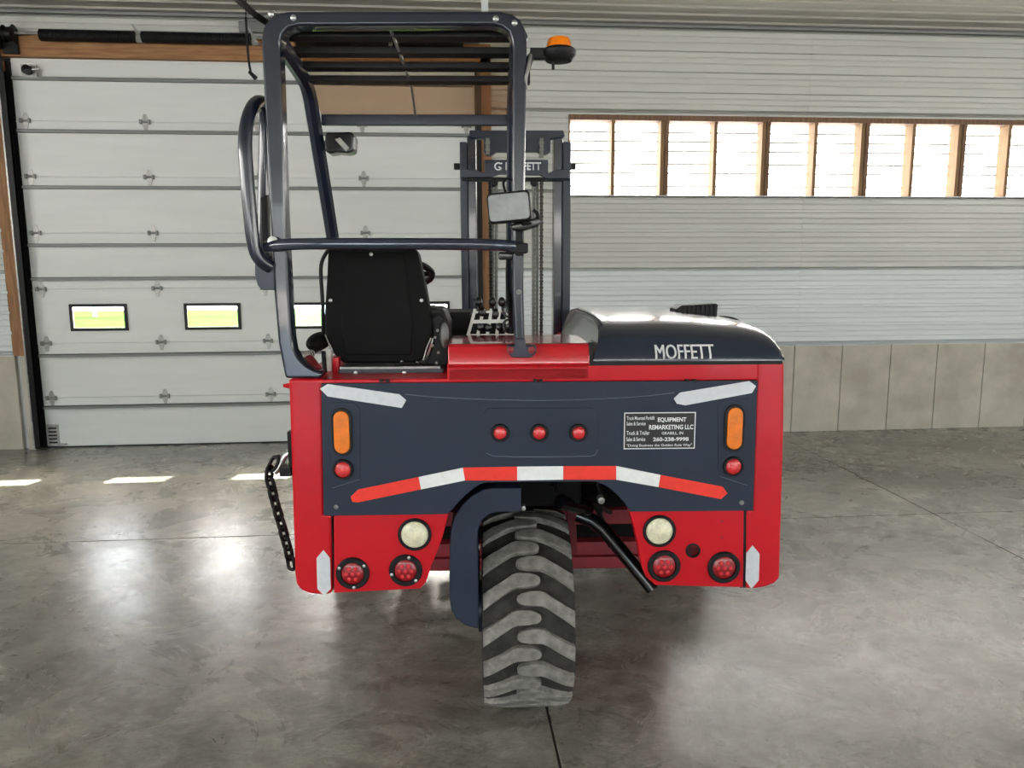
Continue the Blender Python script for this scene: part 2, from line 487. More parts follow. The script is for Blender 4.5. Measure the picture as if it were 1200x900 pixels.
# ---- strip of backlit translucent wall panels with studs
WX0, WX1, WZ0, WZ1 = 1.31, XR, 2.60, 3.43
win = empty('window_1', (0, 0, 0)); struct(win)
n = 0
xs = [WX0]
while xs[-1] < WX1 - .1: xs.append(min(WX1, xs[-1] + 1.15))
for a, b in zip(xs[:-1], xs[1:]):
    sheet('translucent_panel', rib_profile(WZ0, WZ1, RP, RPH, .012), a, b, lambda x, s, h: (x, YW + .2 - h, s), M_backlit_rear, win)
# horizontal girt lines: panel laps
for z in (2.72, 2.86, 2.955, 3.09, 3.19, 3.285):
    obj('panel_lap', B(WX0, WX1, YW + .166, YW + .184, z - .009, z + .009), M_siding, win)
obj('top_plate', B(WX0, WX1, YW - .012, YW + .19, 3.375, 3.43), M_woodbrown, win, bev=.003)
obj('sill_plate', B(WX0, WX1, YW + .0, YW + .19, 2.585, 2.612), M_siding, win, bev=.003)
sx = 1.79; k = 0
while sx < XR:
    wide = k % 2 == 1
    if wide:
        obj('stud', B(sx - .045, sx - .003, YW + .005, YW + .16, 2.612, 3.375), M_woodpale, win, bev=.002)  # paler and browner wood put the lit side and dark front into colour
        obj('stud', B(sx, sx + .042, YW - .005, YW + .16, 2.612, 3.375), M_woodbrown, win, bev=.002)
    else:
        obj('stud', B(sx - .02, sx + .018, YW + .005, YW + .16, 2.612, 3.375), M_woodpale, win, bev=.002)
    sx += .5535; k += 1
obj('stud', B(WX0 - .0, WX0 + .02, YW + .005, YW + .16, 2.612, 3.375), M_woodpale, win, bev=.002)

# ---- sectional overhead door
door = empty('door_1', (0, 0, 0)); struct(door)
YD = YW + .02
joints = [.012, .53, 1.10, 1.655, 2.216, 2.77, 3.305, 3.87, 4.0]
wc = [-3.56, -2.42, -1.34, -.24]; ww, wz0, wz1 = .545, 1.232, 1.492
for i in range(len(joints) - 1):
    a, b = joints[i], joints[i + 1]
    bm = bmesh.new()
    if i == 2:
        x = DX0
        for c in wc:
            box(bm, x, c - ww / 2, YD, YD + .045, a, b)
            box(bm, c - ww / 2, c + ww / 2, YD, YD + .045, a, wz0); box(bm, c - ww / 2, c + ww / 2, YD, YD + .045, wz1, b)
            x = c + ww / 2
        box(bm, x, DX1, YD, YD + .045, a, b)
        obj('door_section', bm, M_doorw, door)
    else:
        box(bm, DX0, DX1, YD, YD + .045, a, b)
        obj('door_section', bm, M_doorw, door, bev=.006, seg=2)
    if i < 7: obj('added_joint_backing', B(DX0, DX1, YD + .046, YD + .06, b - .03, b + .03), M_doorw, door)  # added backing strip, blocks daylight leaking through the joint
    if i < 8: obj('section_lip', B(DX0, DX1, YD - .005, YD + .01, b - .010, b - .002), M_doorw, door)
obj('bottom_seal', B(DX0, DX1, YD - .005, YD + .05, 0, .014), M_black, door)
for z in (.435, .975, 1.76, 2.096, 2.665, 3.205, 3.70):
    bm = bmesh.new()
    box(bm, DX0 + .02, DX1 - .02, YD - .055, YD, z + .008, z + .014)
    box(bm, DX0 + .02, DX1 - .02, YD - .055, YD - .050, z - .012, z + .014)
    box(bm, DX0 + .02, DX1 - .02, YD - .055, YD, z - .016, z - .010)
    obj('strut', bm, M_rib, door)
def frame_bm(x0, x1, z0, z1, t, y0, y1):
    bm = bmesh.new()
    box(bm, x0, x1, y0, y1, z0, z0 + t); box(bm, x0, x1, y0, y1, z1 - t, z1)
    box(bm, x0, x0 + t, y0, y1, z0 + t, z1 - t); box(bm, x1 - t, x1, y0, y1, z0 + t, z1 - t)
    return bm
for c in wc:
    f = obj('window_frame', frame_bm(c - ww / 2 - .012, c + ww / 2 + .012, wz0 - .008, wz1 + .008, .03, YD - .018, YD + .002), M_black, door)
    obj('pane', B(c - ww / 2 + .025, c + ww / 2 - .025, YD + .02, YD + .024, wz0 + .025, wz1 - .025), M_glass, f)
# hinges
hx = [DX0 + .09, -2.96, -1.87, -.82, DX1 - .09]
h0 = None
for z in joints[1:7]:
    for x in hx:
        if h0 is None:
            bm = bmesh.new()
            prism(bm, [(-.03, -.02), (-.012, -.085), (.012, -.085), (.03, -.02), (.03, .02), (.012, .075), (-.012, .075), (-.03, .02)], -.006, 0)
            h0 = obj('hinge', bm, M_galv, door, loc=(x, YD - .001, z))
            bm = bmesh.new(); tube(bm, [(-.045, -.014, 0), (.045, -.014, 0)], .011, 8)
            box(bm, -.05, -.03, -.03, 0, -.022, .022); box(bm, .03, .05, -.03, 0, -.022, .022)
            k0 = obj('hinge_pin', bm, M_rib, h0)
        else:
            h = inst(h0, door, (x, YD - .001, z)); inst(k0, h)
# corner bracket with plate at bottom left
obj('corner_bracket', B(DX0 + .01, DX0 + .13, YD - .01, YD, .02, .25), M_galv, door, bev=.003)
bm = bmesh.new()
for q in range(5): box(bm, DX0 + .03, DX0 + .11, YD - .016, YD - .01, .05 + q * .038, .066 + q * .038)
obj('bracket_bolts', bm, M_chainsteel, door)
bm = bmesh.new(); box(bm, DX0 + .02, DX0 + .2, YD - .03, YD, .03, .045)
obj('bottom_roller', bm, M_galv, door)
# tracks
def track(x, s):
    bm = bmesh.new()
    box(bm, x, x + .004 * s if s > 0 else x + .004, YW - .11, YW + .02, .02, 3.75)
    box(bm, min(x, x + .05 * s), max(x, x + .05 * s), YW - .112, YW - .108, .02, 3.75)
    box(bm, min(x, x + .05 * s), max(x, x + .05 * s), YW - .06, YW - .056, .02, 3.75)
    return bm
tk = struct(obj('trim_2', track(DX0 - .055, 1), M_chainsteel))
obj('trim_edge', B(DX0 - .075, DX0 - .06, YW - .11, YW - .0, .02, 3.75), M_galv, tk)
tk2 = struct(obj('trim_3', track(DX1 + .01, 1), M_chainsteel))
# curved top of the left track and the horizontal track running back overhead
def curved_track(x, name):
    pts = [(x, YW - .06, 3.72), (x, YW - .07, 3.85), (x, YW - .12, 3.99), (x, YW - .25, 4.11), (x, YW - .42, 4.16), (x, YW - .8, 4.17), (x, YW - 3.6, 4.22)]
    bm = bmesh.new(); tube(bm, smooth(pts, 2), .02, 6)
    return obj(name, bm, M_chainsteel)
for q, x in ((4, DX0 - .05), ):
    struct(curved_track(x, 'trim_4'))
# jambs: lumber above, white clad below
jam = struct(obj('trim_5', B(DX0 - .205, DX0 - .055, YW - .055, YW + .3, .98, 3.86), M_woodv, bev=.003))
obj('jamb_board', B(DX0 - .225, DX0 - .207, YW - .03, YW + .1, .98, 3.86), M_woodpale, jam)
obj('added_edge_filler', B(DX0 - .16, DX0 - .001, YD - .004, YD + .25, 0, 4.0), M_black, jam)  # added black filler, stops daylight leaking past the door edges
obj('added_edge_filler', B(DX1 + .001, DX1 + .2, YD - .004, YD + .25, 0, 4.0), M_black, jam)
struct(obj('trim_6', B(DX0 - .10, DX0 - .078, YW - .06, YW + .3, 0, .98), M_siding, bev=.004))
struct(obj('trim_7', B(DX0 - .155, DX0 - .10, YW - .045, YW + .3, 0, .98), M_conc, bev=.004))
jam2 = struct(obj('trim_8', B(DX1 + .055, DX1 + .165, YW - .06, YW + .3, .0, 4.0), M_woodv, bev=.003))
obj('jamb_board', B(DX1 + .022, DX1 + .053, YW - .03, YW + .1, .0, 4.0), M_woodpale, jam2)
# header beam with torsion springs
hdr = struct(obj('trim_9', B(DX0 - .11, .50, YW - .06, YW + .02, 3.89, 4.09), M_wood, bev=.004))
obj('header_board', B(DX0 - .11, .50, YW - .064, YW - .061, 3.888, 3.905), M_wood, hdr)
def spring_bm(L, r, n):
    pr = []
    for i in range(n):
        h = L * i / n
        pr += [(r * .88, h), (r, h + L / n * .5)]
    pr.append((r * .88, L))
    bm = bmesh.new(); lathe(bm, pr, 14, Matrix.Rotation(radians(90), 4, 'Z'))
    return bm
sys_ = empty('torsion_springs', (-4.12, YW - .13, 4.085))
thing(sys_, 'long shaft with black coil springs running along the top of the wooden door header', 'spring')
bm = bmesh.new(); tube(bm, [(0, 0, 0), (4.5, 0, 0)], .0125, 10)
obj('shaft', bm, M_galv, sys_)
for xa, L_ in ((.30, .88), (1.24, 1.03), (2.7, .9), (3.64, .7)):
    obj('coil_spring', spring_bm(L_, .056, 60), M_black, sys_, loc=(xa, 0, -.015))
for xa in (1.20, 2.29, 3.62):
    bm = bmesh.new(); prism(bm, [(-.05, .10), (-.035, .10), (.02, .0), (.05, -.05), (-.03, -.05), (-.01, .0)], -.01, .01)
    box(bm, -.03, .05, .01, .065, -.06, -.04)
    obj('centre_bracket', bm, M_galv, sys_, loc=(xa, 0, 0))
bm = bmesh.new(); lathe(bm, [(.03, -.05), (.08, -.045), (.06, -.02), (.065, .03), (.085, .045), (.03, .05)], 20, Matrix.Rotation(radians(90), 4, 'Z'))
obj('cable_drum', bm, M_chainsteel, sys_, loc=(.02, 0, -.01))
bm = bmesh.new(); box(bm, -.07, .07, .03, .06, -.18, .05); box(bm, -.09, -.06, -.05, .06, -.14, .04)
obj('end_plate', bm, M_chainsteel, sys_, loc=(.0, 0, 0))
bm = bmesh.new(); lathe(bm, [(.01, -.03), (.045, -.025), (.045, .02), (.01, .03)], 14)
obj('top_roller', bm, M_chainsteel, sys_, loc=(.12, .06, -.32))
bm = bmesh.new(); tube(bm, [(.12, .06, -.32), (.24, .06, -.31)], .008, 6); box(bm, .05, .19, .09, .11, -.38, -.26)
obj('top_roller', bm, M_galv, sys_)

# opener rail and hanging pull rope near the middle of the door header
xr, zr = W(300, 18, YW - .3)
rail = empty('opener_rail', (xr, YW - .3, 4.1))
thing(rail, 'dark steel door opener rail dropping from the ceiling above the left guard corner', 'rail')
a = W(266, -12, 6.6)
bm = bmesh.new()
tube(bm, [(a[0] - xr, 6.6 - YW + .3, a[1] - 4.1), (0, 0, zr - 4.1), (.10, .1, zr - 4.1 - .05)], .03, 4)
obj('rail_bar', bm, M_chainsteel, rail)
obj('header_plate', B(-.22, .3, .22, .25, zr - 4.1 - .09, zr - 4.1 + .01), M_rib, rail, bev=.004)
p1, p2, p3 = W(288, 20, 7.6), W(290, 60, 7.6), W(296, 88, 7.6)
rope = empty('pull_rope', (p1[0], 7.6, p3[1]))
thing(rope, 'thin black cord with a handle hanging in front of the wooden header', 'cord')
bm = bmesh.new(); tube(bm, smooth([(0, 0, p1[1] - p3[1]), (p2[0] - p1[0], 0, p2[1] - p3[1]), (p3[0] - p1[0] - .02, 0, .03), (p3[0] - p1[0], 0, 0)], 2), .011, 7)
obj('cord', bm, M_black, rope)
bm = bmesh.new(); tube(bm, [(p3[0] - p1[0] - .03, 0, .03), (p3[0] - p1[0] + .03, 0, -.03)], [.015, .022], 8)
obj('handle', bm, M_black, rope)
bm = bmesh.new(); tube(bm, [(p1[0], 7.6, p1[1]), (p1[0] - .0, 7.65, ZC)], .006, 6)
obj('cord_line', RI and bm, M_black, None)
bpy.data.objects['cord_line'].parent = rope; bpy.data.objects['cord_line'].location = (-p1[0], -7.6, -p3[1])
# white conduit on the ceiling above the guard
cx_, cz_ = W(568, 14, 7.0)
cd = obj('ceiling_conduit', B(-.03, .03, -.03, .03, 0, ZC - cz_ - .002), M_siding, bev=.006, loc=(cx_, 7.0, cz_))
thing(cd, 'short white vertical conduit under the ceiling above the roof of the truck', 'conduit')

# ---- outside, seen through the panes of the door
struct(obj('ground_grass', B(-80, 80, YW + .36, 140, -.3, -.12), M_grass))
struct(obj('ground_gravel', B(-80, 80, 38.5, 60, -.118, -.10), M_ceil))
fence = empty('field_fence', (-18, 34, -.12)); thing(fence, 'pale post-and-rail fence across the grass field outside the overhead door', 'fence')
for k in range(11):
    obj('post', B(k * 3.2 - .07, k * 3.2 + .07, -.07, .07, 0, 1.25), M_siding, fence)
for z in (.55, 1.05):
    obj('rail', B(0, 32, -.11, -.07, z, z + .12), M_siding, fence)

# ================================================================ THE FORKLIFT
T = empty('truck_forklift'); T.matrix_world = ROOT
thing(T, 'red and slate three-wheeled truck-mounted forklift with open guard, parked on the concrete floor', 'forklift')
def poly(pl, y=0.0): return [P(px, py, y) for px, py in pl]
def part(name, bm, m, bev=0.0, seg=2, parent=None, **k): return obj(name, bm, m, parent or T, bev, seg, **k)
def Bp(px0, py1, px1, py0, yref, y0, y1):
    """box whose rear face (plane yref) spans the pixels"""
    x0, z1 = P(px0, py1, yref); x1, z0 = P(px1, py0, yref)
    return B(x0, x1, y0, y1, z0, z1)

# -- corner posts
lp = [(338, 444), (392, 444), (392, 697), (378, 697.5), (364, 695), (354, 691), (348, 684), (346, 672)]
bm = bmesh.new(); prism(bm, poly([(338, 444), (378, 444), (380, 602), (388.5, 603), (389.5, 696), (378, 698), (362, 696), (352, 692), (347, 685), (345.5, 676)]), 0.0, .62)
part('corner_post', bm, M_red, .02, 4)
bm = bmesh.new(); prism(bm, poly([(887, 424), (919.5, 424), (919, 500), (914, 678), (908, 684), (898, 688), (884, 690.5), (873.5, 690), (874, 598), (881, 597)]), 0.0, .62)
part('corner_post', bm, M_red, .02, 4)
# side boxes behind the posts
xl, _ = P(347, 600, 0); xr_, _ = P(913, 600, 0)
zb = P(600, 682, 0)[1]; zt = P(600, 446, 0)[1]
part('side_box', B(xl + .012, xl + .25, .6, 1.35, zb + .05, zt - .02), M_red, .02)
part('side_box', B(xr_ - .25, xr_ - .012, .6, 1.35, zb + .05, zt - .02), M_red, .02)
# -- upper body
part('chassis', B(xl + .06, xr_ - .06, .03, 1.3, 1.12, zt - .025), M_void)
zdeck = P(600, 443, 0)[1]
part('deck_plate', B(P(338, 444)[0], P(528, 444)[0], .0, 1.35, zdeck - .02, zdeck), M_red, .006)
zr1 = P(600, 426, 0)[1]
# rail under the bonnet and the folded red cover
part('rear_rail', B(P(524, 444)[0], P(888, 444)[0], .0, .1, P(600, 448)[1], zr1), M_red, .006)
part('engine_deck', B(P(690, 444)[0], P(919, 430)[0] - .004, .03, 1.35, zdeck - .05, zr1 - .002), M_red, .008)
bm = bmesh.new()
x0c, x1c = P(525, 425)[0], P(691, 425)[0]
ztop = P(600, 402, .03)[1]
zf = P(600, 427, 0)[1]
hh = ztop - zf
prof = [(0.0, zdeck - .01), (0.0, zf - .010), (-.010, zf), (-.007, zf + hh * .3), (-.002, zf + hh * .62), (.006, zf + hh * .90), (.022, ztop), (.37, ztop), (.37, zdeck - .01)]
a = [bm.verts.new((x0c, y, z)) for y, z in prof]; b = [bm.verts.new((x1c, y, z)) for y, z in prof]
bm.faces.new(a); bm.faces.new(b[::-1])
for i in range(len(prof)):
    j = (i + 1) % len(prof); bm.faces.new((a[i], b[i], b[j], a[j]))
part('centre_cover', bm, M_redgloss, .006, 3)

# -- slate rear panel: lower skin with wheel arch, upper skin proud along the crease
crease = [(475, 462), (505, 465), (540, 467), (580, 468.5), (630, 469.5), (680, 468.5), (720, 466.5), (760, 464), (790, 460)]
arch = [(525, 601.5), (531, 595), (537, 588), (545, 580), (555, 571.5), (563, 566.5), (570, 564.5), (697, 563.5), (708, 567.5), (716, 573), (724, 580), (731, 588), (738, 598.7)]
lower = [(377, 449), (886.5, 446), (881.5, 597.5)] + arch[::-1] + [(388, 603.5), (380, 603)]
bm = bmesh.new(); prism(bm, poly(lower), -.012, .02)
rp = part('rear_panel', bm, M_panel, .003, 2)
upper = [(377, 448.5), (886.5, 445), (886, 459), (790, 460)] + crease[::-1][1:] + [(378, 452)]
bm = bmesh.new(); prism(bm, poly(upper), -.017, -.008)
part('panel_top_skin', bm, M_panel, .003, 2)
M_edge = mat('edge_highlight_paint', (104, 112, 126), .35)  # lighter bead colour paints the highlight along creases and pod edges
bm = bmesh.new(); tube(bm, [P3(px, py, -.0165) for px, py in crease], .0016, 6); part('crease_highlight', bm, M_edge)
bm = bmesh.new(); tube(bm, smooth([P3(700, 527, -.0145), P3(698, 533, -.0145), P3(690, 535, -.0145), P3(580, 535.5, -.0145), P3(570, 531, -.0145)], 1), .0013, 6); part('pod_edge_highlight', bm, M_edge)
for pl_ in ([(389, 572), (421, 562)], [(843, 558), (876, 569)]):
    bm = bmesh.new(); tube(bm, [P3(px, py, -.0145) for px, py in pl_], .0013, 6); part('pod_edge_highlight', bm, M_edge)
pod = poly([(388, 471), (416, 471), (423, 478), (423, 556), (421, 562), (389, 573), (387, 565), (387, 478)])
bm = bmesh.new(); prism(bm, pod, -.015, -.008); part('light_pod', bm, M_panel, .003)
pod = poly([(876, 467), (848, 467), (840, 474), (840, 552), (842, 558), (875, 569), (877, 561), (877, 474)])
bm = bmesh.new(); prism(bm, pod, -.015, -.008); part('light_pod', bm, M_panel, .003)
pod = poly([(566, 484), (572, 477.5), (694, 477), (700, 483), (700, 529), (694, 535), (576, 535.5), (566, 528)])
bm = bmesh.new(); prism(bm, pod, -.015, -.008); part('light_pod', bm, M_panel, .003)
# recessed screws of the panel
for px, py in ((394, 594), (869, 589)):
    bm = bmesh.new(); lathe(bm, [(.009, 0), (.009, .004), (.005, .006), (.001, .006)], 12)
    part('screw', bm, M_rib, loc=P3(px, py, -.012))
# small clips along the panel top
for px in (447, 454, 627, 634, 805, 814):
    bm = bmesh.new(); box(bm, -.006, .006, -.008, .01, -.004, .006); part('clip', bm, M_chainsteel, loc=P3(px, 446.5, -.012))

# -- lower red plates
zl = [(388.5, 602), (526, 600.5), (516, 640), (505, 662), (499, 683), (491, 690), (392, 696), (389.5, 696)]
bm = bmesh.new(); prism(bm, poly([(391, 603), (526, 600.5), (520, 625), (514, 643), (506, 662), (499, 683), (492, 690), (391.5, 695)], -.002), -.002, .05)
part('lamp_plate', bm, M_red, .004)
bm = bmesh.new(); prism(bm, poly([(737, 598), (872, 597.5), (871, 688.5), (768, 686), (757, 676), (752, 664), (748, 640), (743, 618)], -.002), -.002, .05)
part('lamp_plate', bm, M_red, .004)
part('seam', Bp(388.5, 603, 391.5, 695, .002, .004, .03), M_black)
part('seam', Bp(871, 598, 874, 689, .002, .004, .03), M_black)

# -- reflective tape
tp = -.0125
def tape(name, pts, m, y0=tp):
    bm = bmesh.new(); prism(bm, poly(pts, y0), y0 - .0015, y0 + .001); return part(name, bm, m)
tape('reflective_tape', [(411, 582), (420, 573.5), (490.5, 559), (493.5, 573.4), (420, 588.5), (413, 588)], M_taper)
tape('reflective_tape', [(490.5, 559), (542.5, 548), (545, 563), (493.5, 573.4)], M_tapew)
tape('reflective_tape', [(542.5, 548), (606, 546.8), (606, 563), (545, 563)], M_taper)
tape('reflective_tape', [(606, 546.8), (660, 546.3), (660, 562), (606, 563)], M_tapew)
tape('reflective_tape', [(660, 546.3), (722, 546), (722, 562), (660, 562)], M_taper)
tape('reflective_tape', [(722, 546), (774, 556.5), (771.5, 570.7), (722, 562)], M_tapew)
tape('reflective_tape', [(774, 556.5), (846.7, 570.2), (852.5, 578), (845, 584.8), (771.5, 570.7)], M_taper)
for o_ in [o for o in T.children if o.name.startswith('reflective_tape')]:
    o_['label'] = 'red reflective tape segment' if o_.data.materials[0] == M_taper else 'white reflective tape segment'
ts = -.0175
tape('silver_reflector', [(375, 455.5), (384, 450), (468, 462), (476, 469), (471, 478), (384, 464.5)], M_silver, ts)
tape('silver_reflector', [(789.5, 467), (797, 460), (878, 446.5), (886, 452.5), (881, 460.5), (803, 475), (793, 473)], M_silver, ts)
tape('silver_reflector', [(379, 644.5), (386.8, 654), (387.5, 690), (380, 698), (372, 690), (371, 654)], M_silver, -.001)
tape('silver_reflector', [(882, 639), (890, 649), (889, 680), (880.5, 690), (873.5, 680), (874.5, 648)], M_silver, -.001)

# -- lamps
def round_lamp(px, py, rr, rl, mlens, y, name, dome=.006, dots=False, screws=0, ph=0):
    loc = P3(px, py, y)
    s = .00311
    bm = bmesh.new(); lathe(bm, [(rr * s, 0), (rr * s, .006), (rr * s * .93, .011), (rl * s * 1.04, .011), (rl * s * 1.0, .003)], 36)
    o = part(name, bm, M_black, loc=loc)
    R_ = rl * s
    bm = bmesh.new(); lathe(bm, [(R_, .002), (R_, .006), (R_ * .85, .006 + dome * .6), (R_ * .5, .006 + dome), (.001, .006 + dome * 1.1)], 32)
    obj('lens', bm, mlens, o)
    if dots:
        bm = bmesh.new()
        for k in range(7):
            a_ = 2 * pi * k / 6; q = 0 if k == 6 else R_ * .55
            lathe(bm, [(R_ * .2, .008), (R_ * .17, .0145), (.001, .0155)], 10, Matrix.Translation((q * cos(a_), 0, q * sin(a_))))
        obj('led_cluster', bm, M_leddot, o)
    for k in range(screws):
        a_ = ph + 2 * pi * k / screws
        bm = bmesh.new(); lathe(bm, [(.0065, .006), (.0065, .0125), (.001, .014)], 8, Matrix.Translation((rr * s * .86 * cos(a_), 0, rr * s * .86 * sin(a_))))
        obj('lamp_screw', bm, M_steel, o)
    return o
def oval_lamp(px, py):
    loc = P3(px, py, -.013); s = .00311
    def ov(rx, rz): return arc(0, rz - rx, rx, rx, 0, 180, 12) + arc(0, -(rz - rx), rx, rx, 180, 360, 12)
    bm = bmesh.new(); prism(bm, ov(12 * s, 28.5 * s), -.010, .0)
    o = part('indicator_lamp', bm, M_black, .003, loc=loc)
    bm = bmesh.new(); prism(bm, ov(9 * s, 25 * s), -.016, -.004)
    obj('lens', bm, M_amber, o, bev=.004, seg=3)
    return o
oval_lamp(401, 506); oval_lamp(860, 501.5)
round_lamp(402, 550, 12.5, 9.3, M_redlens, -.014, 'marker_lamp')
round_lamp(859, 546.5, 12.5, 9.3, M_redlens, -.014, 'marker_lamp')
for px in (586, 632, 678): round_lamp(px, 507, 10.8, 7.6, M_redlens, -.015, 'marker_lamp')
o1 = round_lamp(486, 626, 20, 16.2, M_clear, -.002, 'work_lamp', .010)
o2 = round_lamp(772.5, 622, 20, 16.2, M_clear, -.002, 'work_lamp', .010)
round_lamp(413.5, 671.5, 20, 13.5, M_redled, -.002, 'tail_lamp', .006, True, 3, .6)
round_lamp(475.5, 668, 20, 13.5, M_redled, -.002, 'tail_lamp', .006, True, 3, 1.3)
round_lamp(778, 663, 20, 14, M_redled, -.002, 'tail_lamp', .006, True)
round_lamp(848, 664.5, 20, 14, M_redled, -.002, 'tail_lamp', .006, True)
bm = bmesh.new(); lathe(bm, [(.028, 0), (.028, .004), (.022, .005), (.020, -.015), (.001, -.015)], 24)
part('grommet', bm, M_black, loc=P3(812, 645, -.002))
for px, py in ((846, 611), (846, 630)):
    bm = bmesh.new(); lathe(bm, [(.004, 0), (.004, .002), (.001, .003)], 8); part('rivet', bm, M_red_dark, loc=P3(px, py, -.002))

# -- dealer decal
dx0, dz1 = P(731.5, 483.5, tp); dx1, dz0 = P(814, 525.5, tp)
bm = bmesh.new(); box(bm, dx0, dx1, tp - .0012, tp, dz0, dz1)
dec = part('dealer_decal', bm, M_decal)
t_ = .0035
obj('decal_border', frame_bm(dx0, dx1, dz0, dz1, t_, tp - .0017, tp - .0011), M_white, dec)
dw, dh = dx1 - dx0, dz1 - dz0
def dt(body, u0, u1, v0, v1, bold=.012):
    text_mesh('decal_text', body, M_white, dx0 + dw * u0, dx0 + dw * u1, dz0 + dh * v0, dz0 + dh * v1, tp - .0018, dec, bold)
dt('Truck Mounted Forklift', .035, .425, .80, .90)
dt('Sales & Service', .035, .30, .65, .75)
dt('Truck & Trailer', .035, .36, .39, .50)
dt('Sales & Service', .035, .30, .22, .33)
dt('EQUIPMENT', .47, .87, .72, .86, .03)
dt('REMARKETING LLC', .35, .97, .53, .66, .03)
dt('GRABILL, IN', .53, .83, .38, .47, .01)
dt('260-238-9998', .41, .91, .21, .32, .03)
dt('"Doing Business the Golden Rule Way"', .04, .96, .05, .14, .01)

# -- bonnet
bx0 = P(694, 421)[0]; bx1 = P(918.5, 421)[0]; bz0 = P(800, 423)[1]
def crown(u):
    """height of the bonnet across its width, u 0..1"""
    H_ = P(760, 366, .5)[1] - bz0
    if u < .06: return H_ * (.92 + .08 * u / .06)
    if u < .45: return H_
    if u < .86: return H_ * (1 - .15 * ((u - .45) / .41) ** 1.5)
    q = min(1, (u - .86) / .14)
    return H_ * (.85 - .14 * q - .32 * (1 - sqrt(max(0, 1 - q ** 3))))
VH = [(-.012, 0), (-.012, .03), (-.009, .17), (.020, .46), (.05, .62), (.09, .75), (.15, .85), (.24, .93), (.38, .975), (.6, 1.0), (1.0, .98), (1.15, .9), (1.2, .7), (1.21, 0)]
nu = 40
bm = bmesh.new(); G = []
for (y, h) in VH:
    row = []
    for i in range(nu + 1):
        u = i / nu; u = u if u < .85 else .85 + .15 * (1 - max(0, 1 - (u - .85) / .15) ** 1.7)
        lean = .045 * h * (1 - u) ** 12
        rin = -.012 * h * (u ** 14) + .16 * min(max(y, 0), .35) * u ** 4
        row.append(bm.verts.new((bx0 + (bx1 - bx0) * u + lean + rin, y, bz0 + crown(u) * h)))
    G.append(row)
for a, b in zip(G[:-1], G[1:]):
    for i in range(nu): bm.faces.new((a[i], a[i + 1], b[i + 1], b[i]))
bm.faces.new([r[0] for r in G]); bm.faces.new([r[-1] for r in G][::-1])
bonnet = part('bonnet', bm, mat('bonnet_slate_gloss', (40, 47, 62), .2, 0, .05, 4, .03, 60, 0, coat=.5), ang=32)
part('bonnet_seal', B(bx0 - .012, bx0 + .002, -.004, .03, bz0 - .014, bz0 + .07), M_black)
part('bonnet_seal', B(bx0 - .004, bx1 - .006, -.004, 1.2, bz0 - .014, bz0 + .002), M_black)
def bon_y(z, x):
    u = (x - bx0) / (bx1 - bx0); h = (z - bz0) / crown(u)
    for (y0, h0), (y1, h1) in zip(VH[:-1], VH[1:]):
        if h0 <= h <= h1: return y0 + (y1 - y0) * (h - h0) / max(1e-6, h1 - h0)
    return 0
def bon_map(x, z): return (x, bon_y(z, x) - .004, z)
tx0, tz1 = P(766, 403.5, .02); tx1, tz0 = P(836, 420, -.005)
text_mesh('bonnet_text', 'MOFFETT', M_white, tx0, tx1, tz0, tz1, 0, bonnet, .0, fat=.045, mapf=bon_map)
# air intake box lying on the bonnet
ax, az = P(814, 367, .72)
bm = bmesh.new(); prism(bm, [(-.1, -.01), (.085, -.02), (.088, .03), (.08, .036), (-.075, .028), (-.1, .012)], -.06, .06)
for k in range(8): box(bm, -.07 + k * .02, -.062 + k * .02, -.066, .066, -.01, .03)
part('air_intake', bm, M_black, .002, loc=(ax, .72, az + .01))
bm = bmesh.new(); tube(bm, smooth([(ax + .06, .62, az - .012), (ax + .13, .62, az - .016), (ax + .17, .62, az - .03), (ax + .172, .62, az - .055)], 1), .008, 8)
part('bonnet_handle', bm, M_black)

# -- overhead guard
def guard_post_pts():
    top = 12.5
    outer = [(334, 443.5), (326, 402), (321, 345), (316, 250), (311, 150), (306.5, 60), (306, 46), (308, 33), (314, 23), (323, 16), (337, 13), (586, 13), (600, 16), (610, 23), (615, 33), (617.5, 48), (616, 150), (614.5, 250), (613.5, 340), (615, 400)]
    inner = [(603, 400), (600, 340), (600, 250), (600.5, 150), (600.5, 60), (600, 48), (596, 38), (588, 32), (576, 29), (350, 30), (338, 33), (331, 40), (328, 50), (328, 60), (331, 150), (334, 250), (339, 345), (342, 395), (344.5, 410), (350, 420), (358, 428), (368, 433.5), (377, 436), (377, 443.5)]
    return outer + inner
bm = bmesh.new(); prism(bm, poly(guard_post_pts()), .0, .075)
guard = part('overhead_guard', bm, M_navy, .010, 3, ang=40)
guard['label'] = 'navy tubular overhead guard'
def gpart(name, bm, m, bev=0.0, **k): return obj(name, bm, m, guard, bev, **k)
# roof side rails, sloping down to the front, then raked front posts
gx0 = P(318, 40)[0]; gx1 = P(609, 40)[0]
def roofz(y): return 2.60 - .235 * y + .02
zroof = P(600, 22)[1]
RZ = lambda y: zroof + .018 - .235 * y
for gx in (gx0, gx1):
    pts = [(gx, .05, RZ(0) - .06), (gx, .2, RZ(.2) - .03), (gx, .46, RZ(.46)), (gx, .54, RZ(.52) - .03), (gx, .58, RZ(.52) - .09), (gx, .9, 1.99 - .0), (gx, 1.22, zdeck)]
    pts = smooth(pts, 1)
    bm = bmesh.new(); tube(bm, pts, .030, 8)
    gpart('front_post', bm, M_navyflat)
bar_x0, bar_x1 = gx0 + .02, gx1 - .02
for yb, w_ in ((.135, .036), (.245, .036), (.35, .034), (.455, .032)):
    bm = bmesh.new(); box(bm, bar_x0, bar_x1, yb - w_, yb + w_, RZ(yb) - .017, RZ(yb) + .006)
    gpart('roof_bar', bm, M_black, .003)
zv0 = RZ(.5); 
bm = bmesh.new()
